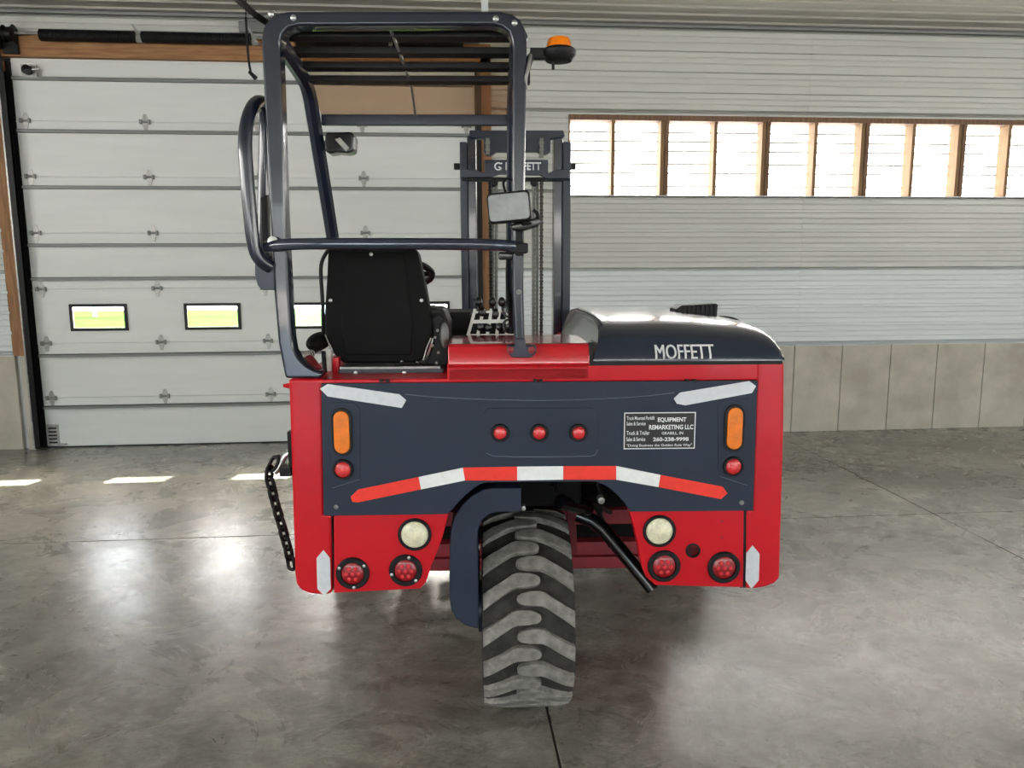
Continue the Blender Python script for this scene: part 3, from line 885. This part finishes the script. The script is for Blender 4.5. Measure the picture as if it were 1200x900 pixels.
vs = [(bar_x0, .05, RZ(.05) + .02), (bar_x1, .05, RZ(.05) + .02), (bar_x1, .49, RZ(.49) + .012), (bar_x0, .49, RZ(.49) + .012)]
q = [bm.verts.new(v) for v in vs]; q2 = [bm.verts.new((v[0], v[1], v[2] + .004)) for v in vs]
bm.faces.new(q); bm.faces.new(q2[::-1])
for i in range(4): bm.faces.new((q[i], q2[i], q2[(i + 1) % 4], q[(i + 1) % 4]))
gpart('roof_sheet', bm, M_roofsheet)
zc_ = P(480, 141, .66)[1]
bm = bmesh.new(); box(bm, bar_x0, bar_x1, .645, .675, zc_ - .022, zc_ + .022); gpart('cross_bar', bm, M_navyflat, .005)
bm = bmesh.new()
vs = [(bar_x0, .50, RZ(.5) - .0), (bar_x1, .50, RZ(.5) - .0), (bar_x1, .655, zc_ + .02), (bar_x0, .655, zc_ + .02)]
q = [bm.verts.new(v) for v in vs]; q2 = [bm.verts.new((v[0], v[1] + .004, v[2])) for v in vs]
bm.faces.new(q); bm.faces.new(q2[::-1])
for i in range(4): bm.faces.new((q[i], q2[i], q2[(i + 1) % 4], q[(i + 1) % 4]))
gpart('visor_sheet', bm, M_tint)
bm = bmesh.new(); tube(bm, [P3(457, 33, .06), P3(470, 66, .25), P3(482, 99, .5), P3(487, 137, .645)], .006, 8); gpart('centre_rod', bm, M_steel)
# bolts on the hoop
for px, py in ((344, 21), (581, 22), (318, 16.5), (603, 27)):
    bm = bmesh.new(); lathe(bm, [(.010, 0), (.010, .004), (.006, .007), (.001, .008)], 10); obj('guard_bolt', bm, M_steel, guard, loc=P3(px, py, .0))
# lower rail, bowed towards the rear
rail_pts = [P3(313, 289, .0), P3(322, 288, -.02), P3(340, 286, -.045), P3(400, 285.5, -.055), P3(540, 286, -.055), P3(586, 287, -.045), P3(603, 289, -.02), P3(612, 290, .0)]
bm = bmesh.new(); tube(bm, smooth(rail_pts, 2), .0205, 16); gpart('rear_rail_bar', bm, mat('rail_gloss_paint', (52, 58, 74), .14, .25, .1, 8, coat=1.0))
bm = bmesh.new(); box(bm, -.035, .035, -.03, .03, -.018, .018); gpart('rail_clamp', bm, M_black, .006, loc=P3(607, 291, -.01))
bm = bmesh.new(); lathe(bm, [(.018, 0), (.018, .006), (.001, .009)], 12); obj('guard_bolt', bm, M_steel, guard, loc=P3(320, 283, -.02))
# foot bracket of the right post on the red cover
bm = bmesh.new(); prism(bm, poly([(603, 396), (615, 396), (616, 404), (628, 404), (628, 412), (622, 418), (600, 418), (594, 412), (594, 404), (603, 404)], -.0), -.03, .03)
fb = gpart('foot_bracket', bm, M_navyflat, .004)
for px in (598, 623):
    bm = bmesh.new(); lathe(bm, [(.014, 0), (.014, .008), (.006, .010), (.001, .012)], 6); obj('guard_bolt', bm, M_red_dark, guard, loc=P3(px, 410, -.03))
bm = bmesh.new(); lathe(bm, [(.010, 0), (.010, .004), (.001, .005)], 10); obj('guard_bolt', bm, M_rib, guard, loc=P3(608, 342, -.0))
# left grab handle: a looped tube
hp = [P3(317, 313, .0), P3(305, 306, -.02), P3(297, 290, -.03), P3(292, 240, -.03), P3(289, 200, -.03), P3(286.5, 165, -.03), P3(290, 138, -.01), P3(299, 120, .06), P3(308, 119, .14), P3(312, 132, .2), P3(311, 170, .22), P3(309, 235, .22), P3(310, 290, .2), P3(316, 312, .12)]
bm = bmesh.new(); tube(bm, smooth(hp, 2), .0235, 12); part('grab_handle', bm, M_navy)
bm = bmesh.new(); prism(bm, poly([(299, 308), (322, 308), (322, 340), (307, 340), (302, 334), (299, 322)], .0), -.005, .05)
part('handle_bracket', bm, M_navyflat, .004)
bm = bmesh.new(); prism(bm, poly([(306, 232), (314, 228), (316, 300), (308, 300)], .1), .09, .12); part('latch_plate', bm, M_black, .004)

# -- beacon
bcx, bcy = P(655, 62, .05)
bc = P3(655, 62, .05)
bm = bmesh.new(); tube(bm, smooth([P3(615, 96, .03), P3(617, 78, .03), P3(624, 62, .05), P3(640, 60, .05)], 2), .013, 8)
bk = part('beacon_bracket', bm, M_black)
RX = Matrix.Rotation(radians(90), 4, 'X')
def latz(prof, loc, m, name, seg=24, parent=T):
    bm = bmesh.new(); lathe(bm, prof, seg, Matrix.Rotation(radians(-90), 4, 'X'))
    return obj(name, bm, m, parent, loc=loc)
# lathe runs to -Y; the rotation above turns that to +Z
beacon = latz([(.02, -.030), (.045, -.028), (.058, -.012), (.060, .004), (.054, .012), (.045, .016)], bc, M_black, 'beacon')
obj('beacon_lens', (lambda b_: (lathe(b_, [(.043, .014), (.042, .03), (.036, .046), (.02, .052), (.001, .053)], 24, Matrix.Rotation(radians(-90), 4, 'X')), b_)[1])(bmesh.new()), M_amber, beacon)
bm = bmesh.new(); tube(bm, [(-.02, 0, -.03), (-.02, 0, -.055)], .005, 6); box(bm, -.10, -.04, -.02, .02, -.02, .012); obj('beacon_mount', bm, M_black, beacon)
bm = bmesh.new(); tube(bm, smooth([P3(622, 64, .02), P3(619, 80, .0), P3(616, 92, .0), P3(616, 104, .02)], 2), .006, 8); part('beacon_wire', bm, M_galv)
bm = bmesh.new(); box(bm, -.012, .012, -.015, .015, -.02, .02); part('wire_clip', bm, M_black, .003, loc=P3(617, 92, .03))

# -- mirror on the right post, lamp beneath it, lamp at the left front post
def tilted_box(name, cx, cy, w, h, d, tilt, y, m, bev, turn=0.0):
    c = P3(cx, cy, y)
    bm = bmesh.new(); prism(bm, rrect(-w / 2, w / 2, -h / 2, h / 2, min(w, h) * .16), -d / 2, d / 2)
    o = part(name, bm, m, bev, 2, loc=c); o.rotation_euler = (0, radians(tilt), radians(turn)); return o
mir = tilted_box('rear_mirror', 597, 243, .148, .102, .045, -5, -.07, M_black, .008, -6)
bm = bmesh.new(); prism(bm, rrect(-.068, .068, -.045, .045, .014), -.027, -.021); mg = obj('mirror_glass', bm, M_mirror, mir, bev=.002)
bm = bmesh.new(); tube(bm, smooth([P3(612, 262, -.06), P3(626, 262, -.04), P3(632, 252, -.02), P3(625, 246, -.03)], 2), .006, 8)
part('mirror_wire', bm, M_black); bm = bmesh.new()
tube(bm, smooth([P3(592, 224, -.03), P3(589, 214, .0), P3(594, 208, .02), P3(602, 212, .02)], 2), .0045, 8)
part('mirror_wire', bm, M_black)
bm = bmesh.new(); prism(bm, poly([(597, 264), (612, 260), (630, 255), (636, 259), (630, 266), (612, 271), (600, 270)], -.02), -.05, .03)
part('side_lamp', bm, M_blackgloss, .006)
bm = bmesh.new(); prism(bm, poly([(604, 255), (612, 253), (613, 300), (604, 300)], .02), -.01, .01); part('mirror_bracket', bm, M_black, .003)
bm = bmesh.new(); tube(bm, smooth([P3(595, 300, .02), P3(594, 330, .04), P3(597, 360, .06), P3(598, 386, .1)], 2), .006, 8)
tube(bm, smooth([P3(604, 302, .02), P3(600, 330, .04), P3(598, 360, .08), P3(600, 390, .1)], 2), .008, 8)
part('cable', bm, M_black)
bm = bmesh.new(); box(bm, -.03, .03, -.02, .02, -.014, .014); part('cable_clamp', bm, M_blackgloss, .006, loc=P3(594, 300, .03))
bm = bmesh.new(); prism(bm, poly([(382, 156), (413, 155), (416, 160), (415, 178), (408, 180), (396, 179), (386, 181), (381, 176)], .6), .58, .68)
fl = part('front_lamp', bm, M_blackgloss, .012)
bm = bmesh.new(); prism(bm, poly([(392, 163), (398, 161), (409, 173), (405, 177)], .57), .575, .585); obj('lamp_glint_plate', bm, M_galv, fl)
bm = bmesh.new(); tube(bm, [P3(376, 168, .68), P3(384, 168, .64)], .01, 8); obj('lamp_stud', bm, M_galv, fl)

# -- seat
ys = .24
shell = poly([(386, 291), (484, 291), (490, 296), (498, 335), (507, 382), (506, 396), (498, 418), (489, 426), (402, 426), (392, 416), (380, 392), (379.5, 375), (383, 320), (384, 296)], ys)
bm = bmesh.new(); prism(bm, shell, ys, ys + .10)
seat = part('seat', bm, M_seat, .022, 4); seat['label'] = 'black operator seat'
bm = bmesh.new(); prism(bm, poly([(402, 296), (474, 296), (484, 382), (482, 416), (404, 416), (400, 382)], ys - .004), ys - .006, ys + .02)
obj('back_panel', bm, M_seat, seat, bev=.006, seg=3)
for px, py in ((435, 298), (387.5, 352), (494, 352)):
    bm = bmesh.new(); lathe(bm, [(.007, 0), (.007, .005), (.001, .007)], 10); obj('seat_bolt', bm, M_steel, seat, loc=P3(px, py, ys - .006 if px == 435 else ys))
cx0, cz0 = P(388, 424, .3); cx1, _ = P(500, 424, .3)
obj('cushion', B(cx0, cx1, .30, .78, zdeck + .07, zdeck + .2), M_seat, seat, bev=.03, seg=3)
bm = bmesh.new(); tube(bm, smooth([P3(385, 292, .24), P3(377, 305, .25), P3(375.5, 320, .25), P3(378, 350, .26), P3(379, 395, .28)], 2), .0075, 8); obj('seat_bar', bm, M_black, seat)
for pts in ([(381, 392), (386, 405), (391, 420)], [(505, 396), (500, 408), (496, 422)]):
    bm = bmesh.new(); tube(bm, [P3(px, py, .235) for px, py in pts], .0028, 6); obj('seat_piping', bm, M_galv, seat)
arm = P3(374, 400, .3)
bm = bmesh.new(); bmesh.ops.create_uvsphere(bm, u_segments=18, v_segments=12, radius=1, matrix=Matrix.Translation(arm) @ Matrix.Diagonal((.037, .16, .036, 1)))
obj('armrest', bm, M_seat, seat)
# seat base and floor hardware
part('seat_base', Bp(396, 432, 520, 441, .16, .16, .6), M_navyflat, .006)
bm = bmesh.new(); box(bm, P(398, 430, .15)[0], P(516, 430, .15)[0], .15, .17, P(400, 431.5, .15)[1] - .004, P(400, 431.5, .15)[1] + .004)
part('base_edge', bm, M_galv)
for px in (417, 474):
    bm = bmesh.new(); lathe(bm, [(.008, 0), (.008, .005), (.001, .007)], 8); part('base_bolt', bm, M_steel, loc=P3(px, 437, .158))
part('red_bracket', Bp(389, 419, 398, 442, .18, .18, .22), M_red, .004)
bm = bmesh.new(); tube(bm, [P3(362, 422, .12), P3(371, 434, .06)], .022, 12); part('red_valve', bm, M_red_dark)
bm = bmesh.new()
for k in range(5):
    c = P3(355 + k * 2.5, 417 - k * .6, .14)
    tube(bm, [c + Vector((.012 * cos(a_ * pi / 5), 0, .014 * sin(a_ * pi / 5))) for a_ in range(10)], .0025, 5, closed=True)
part('coiled_line', bm, M_galv)
bm = bmesh.new(); tube(bm, smooth([P3(360, 425, .16), P3(366, 414, .18), P3(374, 408, .2)], 1), .008, 7); tube(bm, [P3(379, 412, .2), P3(381, 441, .16)], .009, 7)
part('valve_hose', bm, M_black)
bm = bmesh.new(); box(bm, -.014, .014, -.01, .01, -.045, .05); part('white_tag', bm, M_cage, .003, loc=P3(385, 424, .22)); 
# adjuster and clutter on the right of the seat
bm = bmesh.new(); prism(bm, poly([(498, 360), (520, 362), (527, 380), (524, 442), (494, 442), (500, 425), (508, 398)], .28), .28, .5); part('seat_console', bm, M_black, .01)
bm = bmesh.new(); bmesh.ops.create_uvsphere(bm, u_segments=18, v_segments=10, radius=1, matrix=Matrix.Translation(P3(521, 393, .25)) @ Matrix.Diagonal((.018, .03, .05, 1))); part('adjuster_knob', bm, M_rib)
for px, py in ((510, 395), (513, 387), (507, 405), (514, 413), (512, 425), (504, 431), (489, 425), (471, 424)):
    bm = bmesh.new(); lathe(bm, [(.006, 0), (.006, .012), (.001, .014)], 8); part('fitting', bm, M_galv, loc=P3(px, py, .27 if px > 495 else .22))
bm = bmesh.new(); tube(bm, smooth([P3(498, 430, .2), P3(480, 426, .2), P3(462, 428, .2)], 1), .009, 8); tube(bm, smooth([P3(505, 372, .27), P3(515, 366, .25), P3(522, 374, .25)], 2), .006, 8)
part('hydraulic_line', bm, M_black)
part('battery_box', Bp(500, 366, 560, 396, .85, .85, 1.15), M_black, .01)
# steering wheel
bm = bmesh.new(); c = P3(468, 321, .95)
ringp = [c + Vector((.155 * cos(a_), .12 * sin(a_), -.06 * sin(a_) + .0)) for a_ in [2 * pi * k / 28 for k in range(28)]]
tube(bm, ringp, .016, 8, closed=True); tube(bm, [c, c + Vector((0, .2, -.45))], .03, 10); tube(bm, [c + Vector((-.15, 0, 0)), c + Vector((.15, 0, 0))], .012, 8)
part('steering_wheel', bm, M_black)

# -- control lever bank
yl = .45
cage = bmesh.new()
def strip(px0, py0, px1, py1, w, y=yl):
    a_, b_ = P3(px0, py0, y), P3(px1, py1, y)
    tube(cage, [a_, b_], w, 4)
for k in range(6):
    t_k = k / 5; strip(557 + 9.5 * k, 362, 548.5 + 11.2 * k, 393, .009)
strip(550, 393, 606, 393, .008); strip(553, 377, 606, 376, .010); strip(556, 366, 606, 364, .006); 
cg = part('lever_bank', cage, M_cage)
part_back = Bp(550, 368, 606, 395, yl + .05, yl + .05, yl + .2); obj('bank_box', part_back, M_black, cg, bev=.01)
for k, px in enumerate((561, 577, 588, 597)):
    bm = bmesh.new(); a_ = P3(px + 1, 364, yl - .02); b_ = P3(px, 354, yl - .03)
    tube(bm, [a_, b_], .004, 6); bmesh.ops.create_uvsphere(bm, u_segments=12, v_segments=8, radius=1, matrix=Matrix.Translation(b_) @ Matrix.Diagonal((.016, .016, .021, 1)))
    obj('lever_knob', bm, M_knob, cg)
for px, py in ((565, 366), (581, 368), (562, 383), (572, 384), (585, 383), (593, 384)):
    bm = bmesh.new(); bmesh.ops.create_uvsphere(bm, u_segments=12, v_segments=8, radius=1, matrix=Matrix.Translation(P3(px, py, yl)) @ Matrix.Diagonal((.019, .01, .023, 1))); obj('lever_boot', bm, M_knob, cg)
for px, py in ((596, 364), (596, 382)):
    bm = bmesh.new(); c = P3(px, py, yl - .03); tube(bm, [c + Vector((.022 * cos(a_ * pi / 8), 0, .026 * sin(a_ * pi / 8))) for a_ in range(16)], .005, 6, closed=True)
    lathe(bm, [(.012, 0), (.012, .01), (.001, .012)], 12, Matrix.Translation(c)); obj('dial', bm, M_knob, cg)
for px in (573, 588):
    bm = bmesh.new(); lathe(bm, [(.006, 0), (.006, .006), (.001, .009)], 8); part('cover_bolt', bm, M_steel, loc=P3(px, 399.5, .2))

# -- mast
ym = 1.75
mast = empty('mast'); mast.parent = T
def mpart(name, bm, m, bev=.0, **k): return obj(name, bm, m, mast, bev, **k)
zm0 = .18
def col(px0, px1, pyt, y0, y1, m, name, bev=.006):
    x0 = P(px0, pyt, ym)[0]; x1 = P(px1, pyt, ym)[0]; zt_ = P(px0, pyt, ym)[1]
    return mpart(name, B(x0, x1, y0, y1, zm0, zt_), m, bev)
col(538.5, 547, 166, ym, ym + .16, M_navyflat, 'outer_upright')
col(547, 557.5, 158, ym + .02, ym + .14, M_navy, 'inner_upright')
col(649.5, 660, 158, ym + .02, ym + .14, M_navy, 'inner_upright')
col(660, 669.5, 166, ym, ym + .16, M_navyflat, 'outer_upright')
def mbox(pts, y0, y1, m, name, bev=.004):
    bm = bmesh.new(); prism(bm, poly(pts, ym), ym + y0, ym + y1); return mpart(name, bm, m, bev)
mbox([(550, 153), (660, 153), (662, 160), (645, 163), (645, 178), (640, 181), (634, 181), (630, 178), (582, 178), (577, 182), (570, 182), (567, 178), (567, 163), (550, 161)], -.01, .05, M_navyflat, 'top_crosshead')
cb = mbox([(541, 199), (556, 199), (568, 204), (568, 188), (642, 188), (642, 204), (652, 199), (667, 199), (667, 210), (640, 210), (632, 206), (585, 205), (577, 208), (541, 209)], -.03, -.005, M_navyflat, 'lower_crosshead')
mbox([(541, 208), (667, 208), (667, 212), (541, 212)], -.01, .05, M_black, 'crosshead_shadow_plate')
def mt(name, body, a, b, c, d, bold=.03):
    x0, z1 = P(a, c, ym - .032); x1, z0 = P(b, d, ym - .032)
    text_mesh(name, body, M_white, x0, x1, z0, z1, ym - .0325, mast, bold)
mt('mast_text', 'MOFFETT', 592.5, 634, 190, 199.5)
# round emblem: a ring opening into an arrow
bm = bmesh.new(); c = P3(584, 195, ym - .032)
ringp = [c + Vector((.019 * cos(radians(a_)), 0, .019 * sin(radians(a_)))) for a_ in range(50, 340, 20)]
tube(bm, ringp, .0042, 6); tube(bm, [ringp[-1], c + Vector((.0, 0, -.002))], .004, 6); tube(bm, [ringp[0], ringp[0] + Vector((.01, 0, .004))], .004, 6)
mpart('mast_emblem', bm, M_white)
for px in (534.5, 672):
    mpart('roller_pin', B(P(px - 3, 194, ym)[0], P(px + 4, 194, ym)[0], ym + .04, ym + .09, P(px, 197, ym)[1], P(px, 190, ym)[1]), M_black, .003)
# leaf chains: plates alternating in width
def chain_strip(px, pyt, pyb, wdt, y, name, m):
    x, zt_ = P(px, pyt, y); _, zb_ = P(px, pyb, y)
    bm = bmesh.new(); z = zt_; k = 0
    while z > zb_:
        w2 = wdt * (.5 if k % 2 else .42)
        box(bm, x - w2, x + w2, y - (.012 if k % 2 else .008), y + .012, z - .014, z)
        z -= .0185; k += 1
    box(bm, x - wdt * .3, x + wdt * .3, y - .004, y + .004, zb_, zt_)
    o = mpart(name, bm, m, smooth_=False); o['kind'] = 'stuff'; return o
chain_strip(571.5, 162, 178, .026, ym - .02, 'leaf_chain', M_hose)
chain_strip(634.5, 162, 185, .026, ym - .02, 'leaf_chain', M_hose)
chain_strip(574, 210, 400, .020, ym + .03, 'leaf_chain', M_chainsteel)
chain_strip(634.5, 210, 400, .022, ym + .03, 'leaf_chain', M_leaf)
def hose_strip(px, pyt, pyb, r, y, name):
    a_, b_ = P3(px, pyt, y), P3(px, pyb, y)
    bm = bmesh.new(); n_ = 70
    for off in (-r * 1.0, r * 1.0):
        tube(bm, [a_.lerp(b_, i / n_) + Vector((off, 0, 0)) for i in range(n_ + 1)], [r * (1.0 if i % 2 else .8) for i in range(n_ + 1)], 6)
    o = mpart(name, bm, M_hose); return o
hose_strip(579.5, 214, 400, .0105, ym + .05, 'mast_hose'); hose_strip(627, 214, 400, .0105, ym + .05, 'mast_hose')
for px in (579, 626):
    bm = bmesh.new(); lathe(bm, [(.022, -.02), (.022, .02), (.01, .025), (.001, .025)], 14); mpart('chain_anchor', bm, M_black, loc=P3(px, 214, ym))
bm = bmesh.new(); box(bm, -.56, .60, ym + .02, ym + .14, .2, 1.1); mpart('mast_foot', bm, M_navyflat, .01)
# carriage and forks lowered in front
x0m, x1m = P(545, 300, ym)[0], P(662, 300, ym)[0]
bm = bmesh.new(); box(bm, x0m - .2, x1m + .2, ym + .17, ym + .22, .12, .20); box(bm, x0m - .2, x1m + .2, ym + .17, ym + .22, .42, .5); mpart('carriage', bm, M_navyflat, .006)
for xf in (x0m + .0, x1m - .1):
    bm = bmesh.new(); box(bm, xf, xf + .1, ym + .22, ym + .26, .05, .55); box(bm, xf, xf + .1, ym + .22, ym + 1.3, .05, .085); mpart('fork', bm, M_black, .006)

# -- undercarriage
part('added_shade_sheet', B(-.62, .66, 1.22, 1.3, .31, 1.14), M_void)  # dark sheet added to close off the view, its black painted as shade
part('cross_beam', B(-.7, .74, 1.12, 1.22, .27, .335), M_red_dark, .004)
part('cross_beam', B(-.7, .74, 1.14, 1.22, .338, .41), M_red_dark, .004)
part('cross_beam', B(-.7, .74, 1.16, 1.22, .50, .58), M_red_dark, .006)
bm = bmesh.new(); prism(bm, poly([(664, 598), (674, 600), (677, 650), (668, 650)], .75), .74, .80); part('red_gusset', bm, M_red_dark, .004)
bm = bmesh.new(); tube(bm, [P3(655, 588, .2), P3(690, 596, .3)], .03, 10); tube(bm, smooth([P3(676, 603, .34), P3(700, 612, .32), P3(728, 645, .26), P3(765, 690, .2)], 1), .030, 12)
part('steer_cylinder', bm, M_blackgloss)
bm = bmesh.new()
tube(bm, smooth([P3(620, 572, .3), P3(640, 582, .3), P3(672, 578, .3), P3(700, 590, .4), P3(715, 640, .5)], 2), .012, 8)
tube(bm, smooth([P3(650, 568, .2), P3(656, 590, .3), P3(690, 586, .3), P3(715, 600, .5)], 2), .012, 8)
tube(bm, smooth([P3(700, 566, .25), P3(706, 582, .25), P3(704, 600, .3)], 2), .009, 8)
part('hydraulic_hose', bm, M_black)
bm = bmesh.new(); lathe(bm, [(.014, -.02), (.014, .02), (.001, .022)], 10, Matrix.Translation(P3(704, 585, .2)))
lathe(bm, [(.01, -.02), (.01, .02), (.001, .022)], 10, Matrix.Translation(P3(613, 594, .1)))
part('hose_fitting', bm, M_galv)
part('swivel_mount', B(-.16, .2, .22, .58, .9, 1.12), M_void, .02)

# -- steering fork (curved navy arm on the left of the wheel)
of = [(611, 572), (577, 572), (566, 574), (553, 581), (541, 592), (532, 607), (527.5, 625), (526.5, 660), (526.5, 700), (529, 715), (535, 726), (545, 733), (556, 736.5), (560, 737)]
inf = [(561, 720), (560, 660), (559, 636), (560, 622), (565, 610), (573, 603), (584, 600.5), (611, 600)]
bm = bmesh.new(); prism(bm, poly(of + inf, .03), .03, .50)
part('wheel_fork', bm, M_panel, .006, 3)
bm = bmesh.new(); lathe(bm, [(.012, 0), (.012, .01), (.001, .012)], 6, Matrix.Rotation(radians(90), 4, 'Z')); part('fork_bolt', bm, M_steel, loc=P3(559.5, 641, .2))

# -- wheels
RW, WW = .41, .365
def tyre_bm(R_, w, drop=.024):
    h = w / 2
    pr = [(.215, -h * .72), (.24, -h * .84), (.30, -h * .96), (R_ - .06, -h), (R_ - .035, -h * .985), (R_ - drop - .004, -h * .90), (R_ - drop, -h * .6), (R_ - drop, 0), (R_ - drop, h * .6), (R_ - drop - .004, h * .90), (R_ - .035, h * .985), (R_ - .06, h), (.30, h * .96), (.24, h * .84), (.215, h * .72)]
    bm = bmesh.new(); lathe(bm, pr, 72, Matrix.Rotation(radians(90), 4, 'Z')); return bm
def lug_bm(R_, w, side, drop=.026):
    """raised lug, flat across the middle then bending down towards the shoulder; x across, s along the tread"""
    h = w / 2; t2 = .027
    # centre line (x, s): starts past the middle on the other side
    inn = -.030
    ctr = [(inn, 0), (.0, .002), (.045, .001), (.065, -.006), (.10, -.030), (.14, -.056), (h * .97, -.082)]
    hw = [.021, .028, .029, .029, .028, .030, .034]
    top, bot = [], []
    for i, ((x, s), q) in enumerate(zip(ctr, hw)):
        top.append((x, s + q)); bot.append((x, s - q))
    cap = [(inn - .018, -.0), (inn - .013, -.012), ]
    cap2 = [(inn - .013, .012)]
    pts = top + bot[::-1] + [(inn - .013, -.013), (inn - .018, 0), (inn - .013, .013)]
    bm = bmesh.new()
    def rad(x, lift):
        ax_ = abs(x) / h
        crownr = R_ - .016 * max(0, (ax_ - .6) / .4) ** 2
        return crownr - (drop + .012 if not lift else 0)
    def loop(lift, shrink=1.0):
        out = []
        for x, s in pts:
            r_ = rad(x, lift); a_ = s / R_
            out.append(bm.verts.new((side * x, -r_ * cos(a_), r_ * sin(a_))))
        return out
    # split into quads strips for the curved top
    n_ = len(top)
    T1 = [bm.verts.new((side * x, -rad(x, 1) * cos(s / R_), rad(x, 1) * sin(s / R_))) for x, s in top]
    B1 = [bm.verts.new((side * x, -rad(x, 1) * cos(s / R_), rad(x, 1) * sin(s / R_))) for x, s in bot]
    C1 = [bm.verts.new((side * x, -rad(x, 1) * cos(s / R_), rad(x, 1) * sin(s / R_))) for x, s in [(inn - .013, -.013), (inn - .018, 0), (inn - .013, .013)]]
    for i in range(n_ - 1): bm.faces.new((T1[i], T1[i + 1], B1[i + 1], B1[i]))
    bm.faces.new([B1[0], C1[0], C1[1], C1[2], T1[0]])
    ring = T1 + B1[::-1] + C1
    lo = []
    for v, (x, s) in zip(ring, pts):
        sx_ = s * 1.0
        r_ = rad(x, 0); a_ = (s + (.004 if v in T1 else -.004)) / R_
        lo.append(bm.verts.new((side * x, -r_ * cos(a_), r_ * sin(a_))))
    for i in range(len(ring)):
        j = (i + 1) % len(ring); bm.faces.new((ring[i], ring[j], lo[j], lo[i]))
    return bm
wx = P(620.5, 700, .0)[0]
wc_ = (wx, .40, RW - .004)
wheel = obj('rear_wheel', tyre_bm(RW, WW), M_tyre, T, loc=wc_)
wheel['label'] = 'black chunky-tread steering tyre with worn grey lugs'
NL = 18
lugs = []
for side in (-1, 1):
    l0 = None
    for k in range(NL):
        ang = 2 * pi * (k + (.5 if side > 0 else 0) + .12) / NL
        if l0 is None:
            l0 = obj('tread_lug', lug_bm(RW, WW, side), M_lug, wheel, bev=.004, seg=2, ang=50); o = l0
        else: o = inst(l0, wheel)
        o.rotation_euler = (ang, 0, 0)
def rim_bm(w, s):
    bm = bmesh.new(); h = w / 2
    lathe(bm, [(.218, h * .80), (.20, h * .72), (.19, h * .35), (.12, h * .25), (.07, h * .45), (.06, h * .5), (.001, h * .5)], 28, Matrix.Rotation(radians(-90 * s), 4, 'Z'))
    return bm
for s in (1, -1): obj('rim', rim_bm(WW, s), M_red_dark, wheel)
obj('hub_motor', (lambda b_: (tube(b_, [(-.2, 0, 0), (.0, 0, 0)], .11, 20), b_)[1])(bmesh.new()), M_navyflat, wheel)
# front wheels on their arms (mostly hidden behind the body)
fw_t = mesh('front_wheel', tyre_bm(.40, .33), M_tyre); 
lg = bmesh.new()
for side in (-1, 1):
    for k in range(15):
        tmp = lug_bm(.40, .33, side); bmesh.ops.rotate(tmp, verts=tmp.verts, cent=(0, 0, 0), matrix=Matrix.Rotation(2 * pi * (k + .5 * (side > 0)) / 15, 3, 'X'))
        me_ = bpy.data.meshes.new('tmp'); tmp.to_mesh(me_); tmp.free(); lg.from_mesh(me_); bpy.data.meshes.remove(me_)
tread_me = mesh('tread', lg, M_lug)
for s, X in ((-1, -.99), (1, 1.03)):
    f = bpy.data.objects.new('front_wheel', fw_t); COL.objects.link(f); f.parent = T; f.location = (X, 2.15, .398)
    tr_ = bpy.data.objects.new('tread', tread_me); COL.objects.link(tr_); tr_.parent = f; tr_['kind'] = 'stuff'
    obj('rim', rim_bm(.33, -s), M_red_dark, f)
    part('front_arm', B(X - s * .32 - .11, X - s * .32 + .11, 1.22, 2.5, .3, .95), M_red, .01)

# -- chain hook on the left side
hk = [P3(339, 531, .12), P3(333, 535, .12), P3(330, 543, .12), P3(326, 549, .12), P3(322, 554, .12)]
bm = bmesh.new(); tube(bm, smooth(hk, 1), [.010] * 9 if False else .011, 8)
part('chain_hook', bm, M_steel)
bm = bmesh.new(); tube(bm, smooth([P3(326, 533, .12), P3(328, 545, .12), P3(320, 551, .12)], 1), .0075, 8); box(bm, *([P(330, 550, .12)[0], P(343, 550, .12)[0], .09, .15, P(330, 556, .12)[1], P(330, 546, .12)[1]]))
box(bm, P(338, 505, .12)[0], P(342, 505, .12)[0], .10, .14, P(338, 556, .12)[1], P(338, 505, .12)[1])
part('hook_mount', bm, M_chainsteel)
bm = bmesh.new(); tube(bm, [P3(332, 452, .12), P3(344, 452, .12)], [.006, .014], 8); part('side_stud', bm, M_red)

# -- chain hanging from the hook (its own thing)
cpts = [P3(px, py, y) for px, py, y in ((322, 541, .12), (314, 556, .12), (319, 574, .12), (323, 592, .12), (329, 612, .12), (335, 634, .12), (340, 654, .12), (342, 666, .12))]
cp = smooth(cpts, 2)
L_ = [0]
for a_, b_ in zip(cp[:-1], cp[1:]): L_.append(L_[-1] + (b_ - a_).length)
def at_len(s):
    for i in range(len(L_) - 1):
        if L_[i] <= s <= L_[i + 1]:
            return cp[i].lerp(cp[i + 1], (s - L_[i]) / max(1e-9, L_[i + 1] - L_[i])), (cp[i + 1] - cp[i]).normalized()
    return cp[-1], (cp[-1] - cp[-2]).normalized()
ch_root = ROOT @ cp[0]
chain = empty('load_chain', ch_root); thing(chain, 'black steel link chain hanging from the hook on the left side of the truck', 'chain')
bm = bmesh.new(); hl, hwid, rr = .030, .0150, .0072
lp_ = [(hwid * cos(a_), 0, hl * .45 + hwid * sin(a_)) for a_ in [pi * k / 6 for k in range(7)]] + [(-hwid * cos(a_), 0, -hl * .45 - hwid * sin(a_)) for a_ in [pi * k / 6 for k in range(7)]]
tube(bm, lp_, rr, 8, closed=True)
lk = None; s = .01; k = 0
R3 = ROOT.to_3x3()
while s < L_[-1] - .005:
    p, d = at_len(s)
    wp = ROOT @ p - ch_root; wd = (R3 @ d)
    q = wd.to_track_quat('Z', 'Y').to_matrix() @ Matrix.Rotation(radians(30 if k % 2 else 115), 3, 'Z')
    if lk is None: lk = obj('link', bm, M_chainsteel, chain); o = lk
    else: o = inst(lk, chain)
    o.matrix_local = Matrix.Translation(wp) @ q.to_4x4()
    s += .0405; k += 1

bpy.context.view_layer.update()
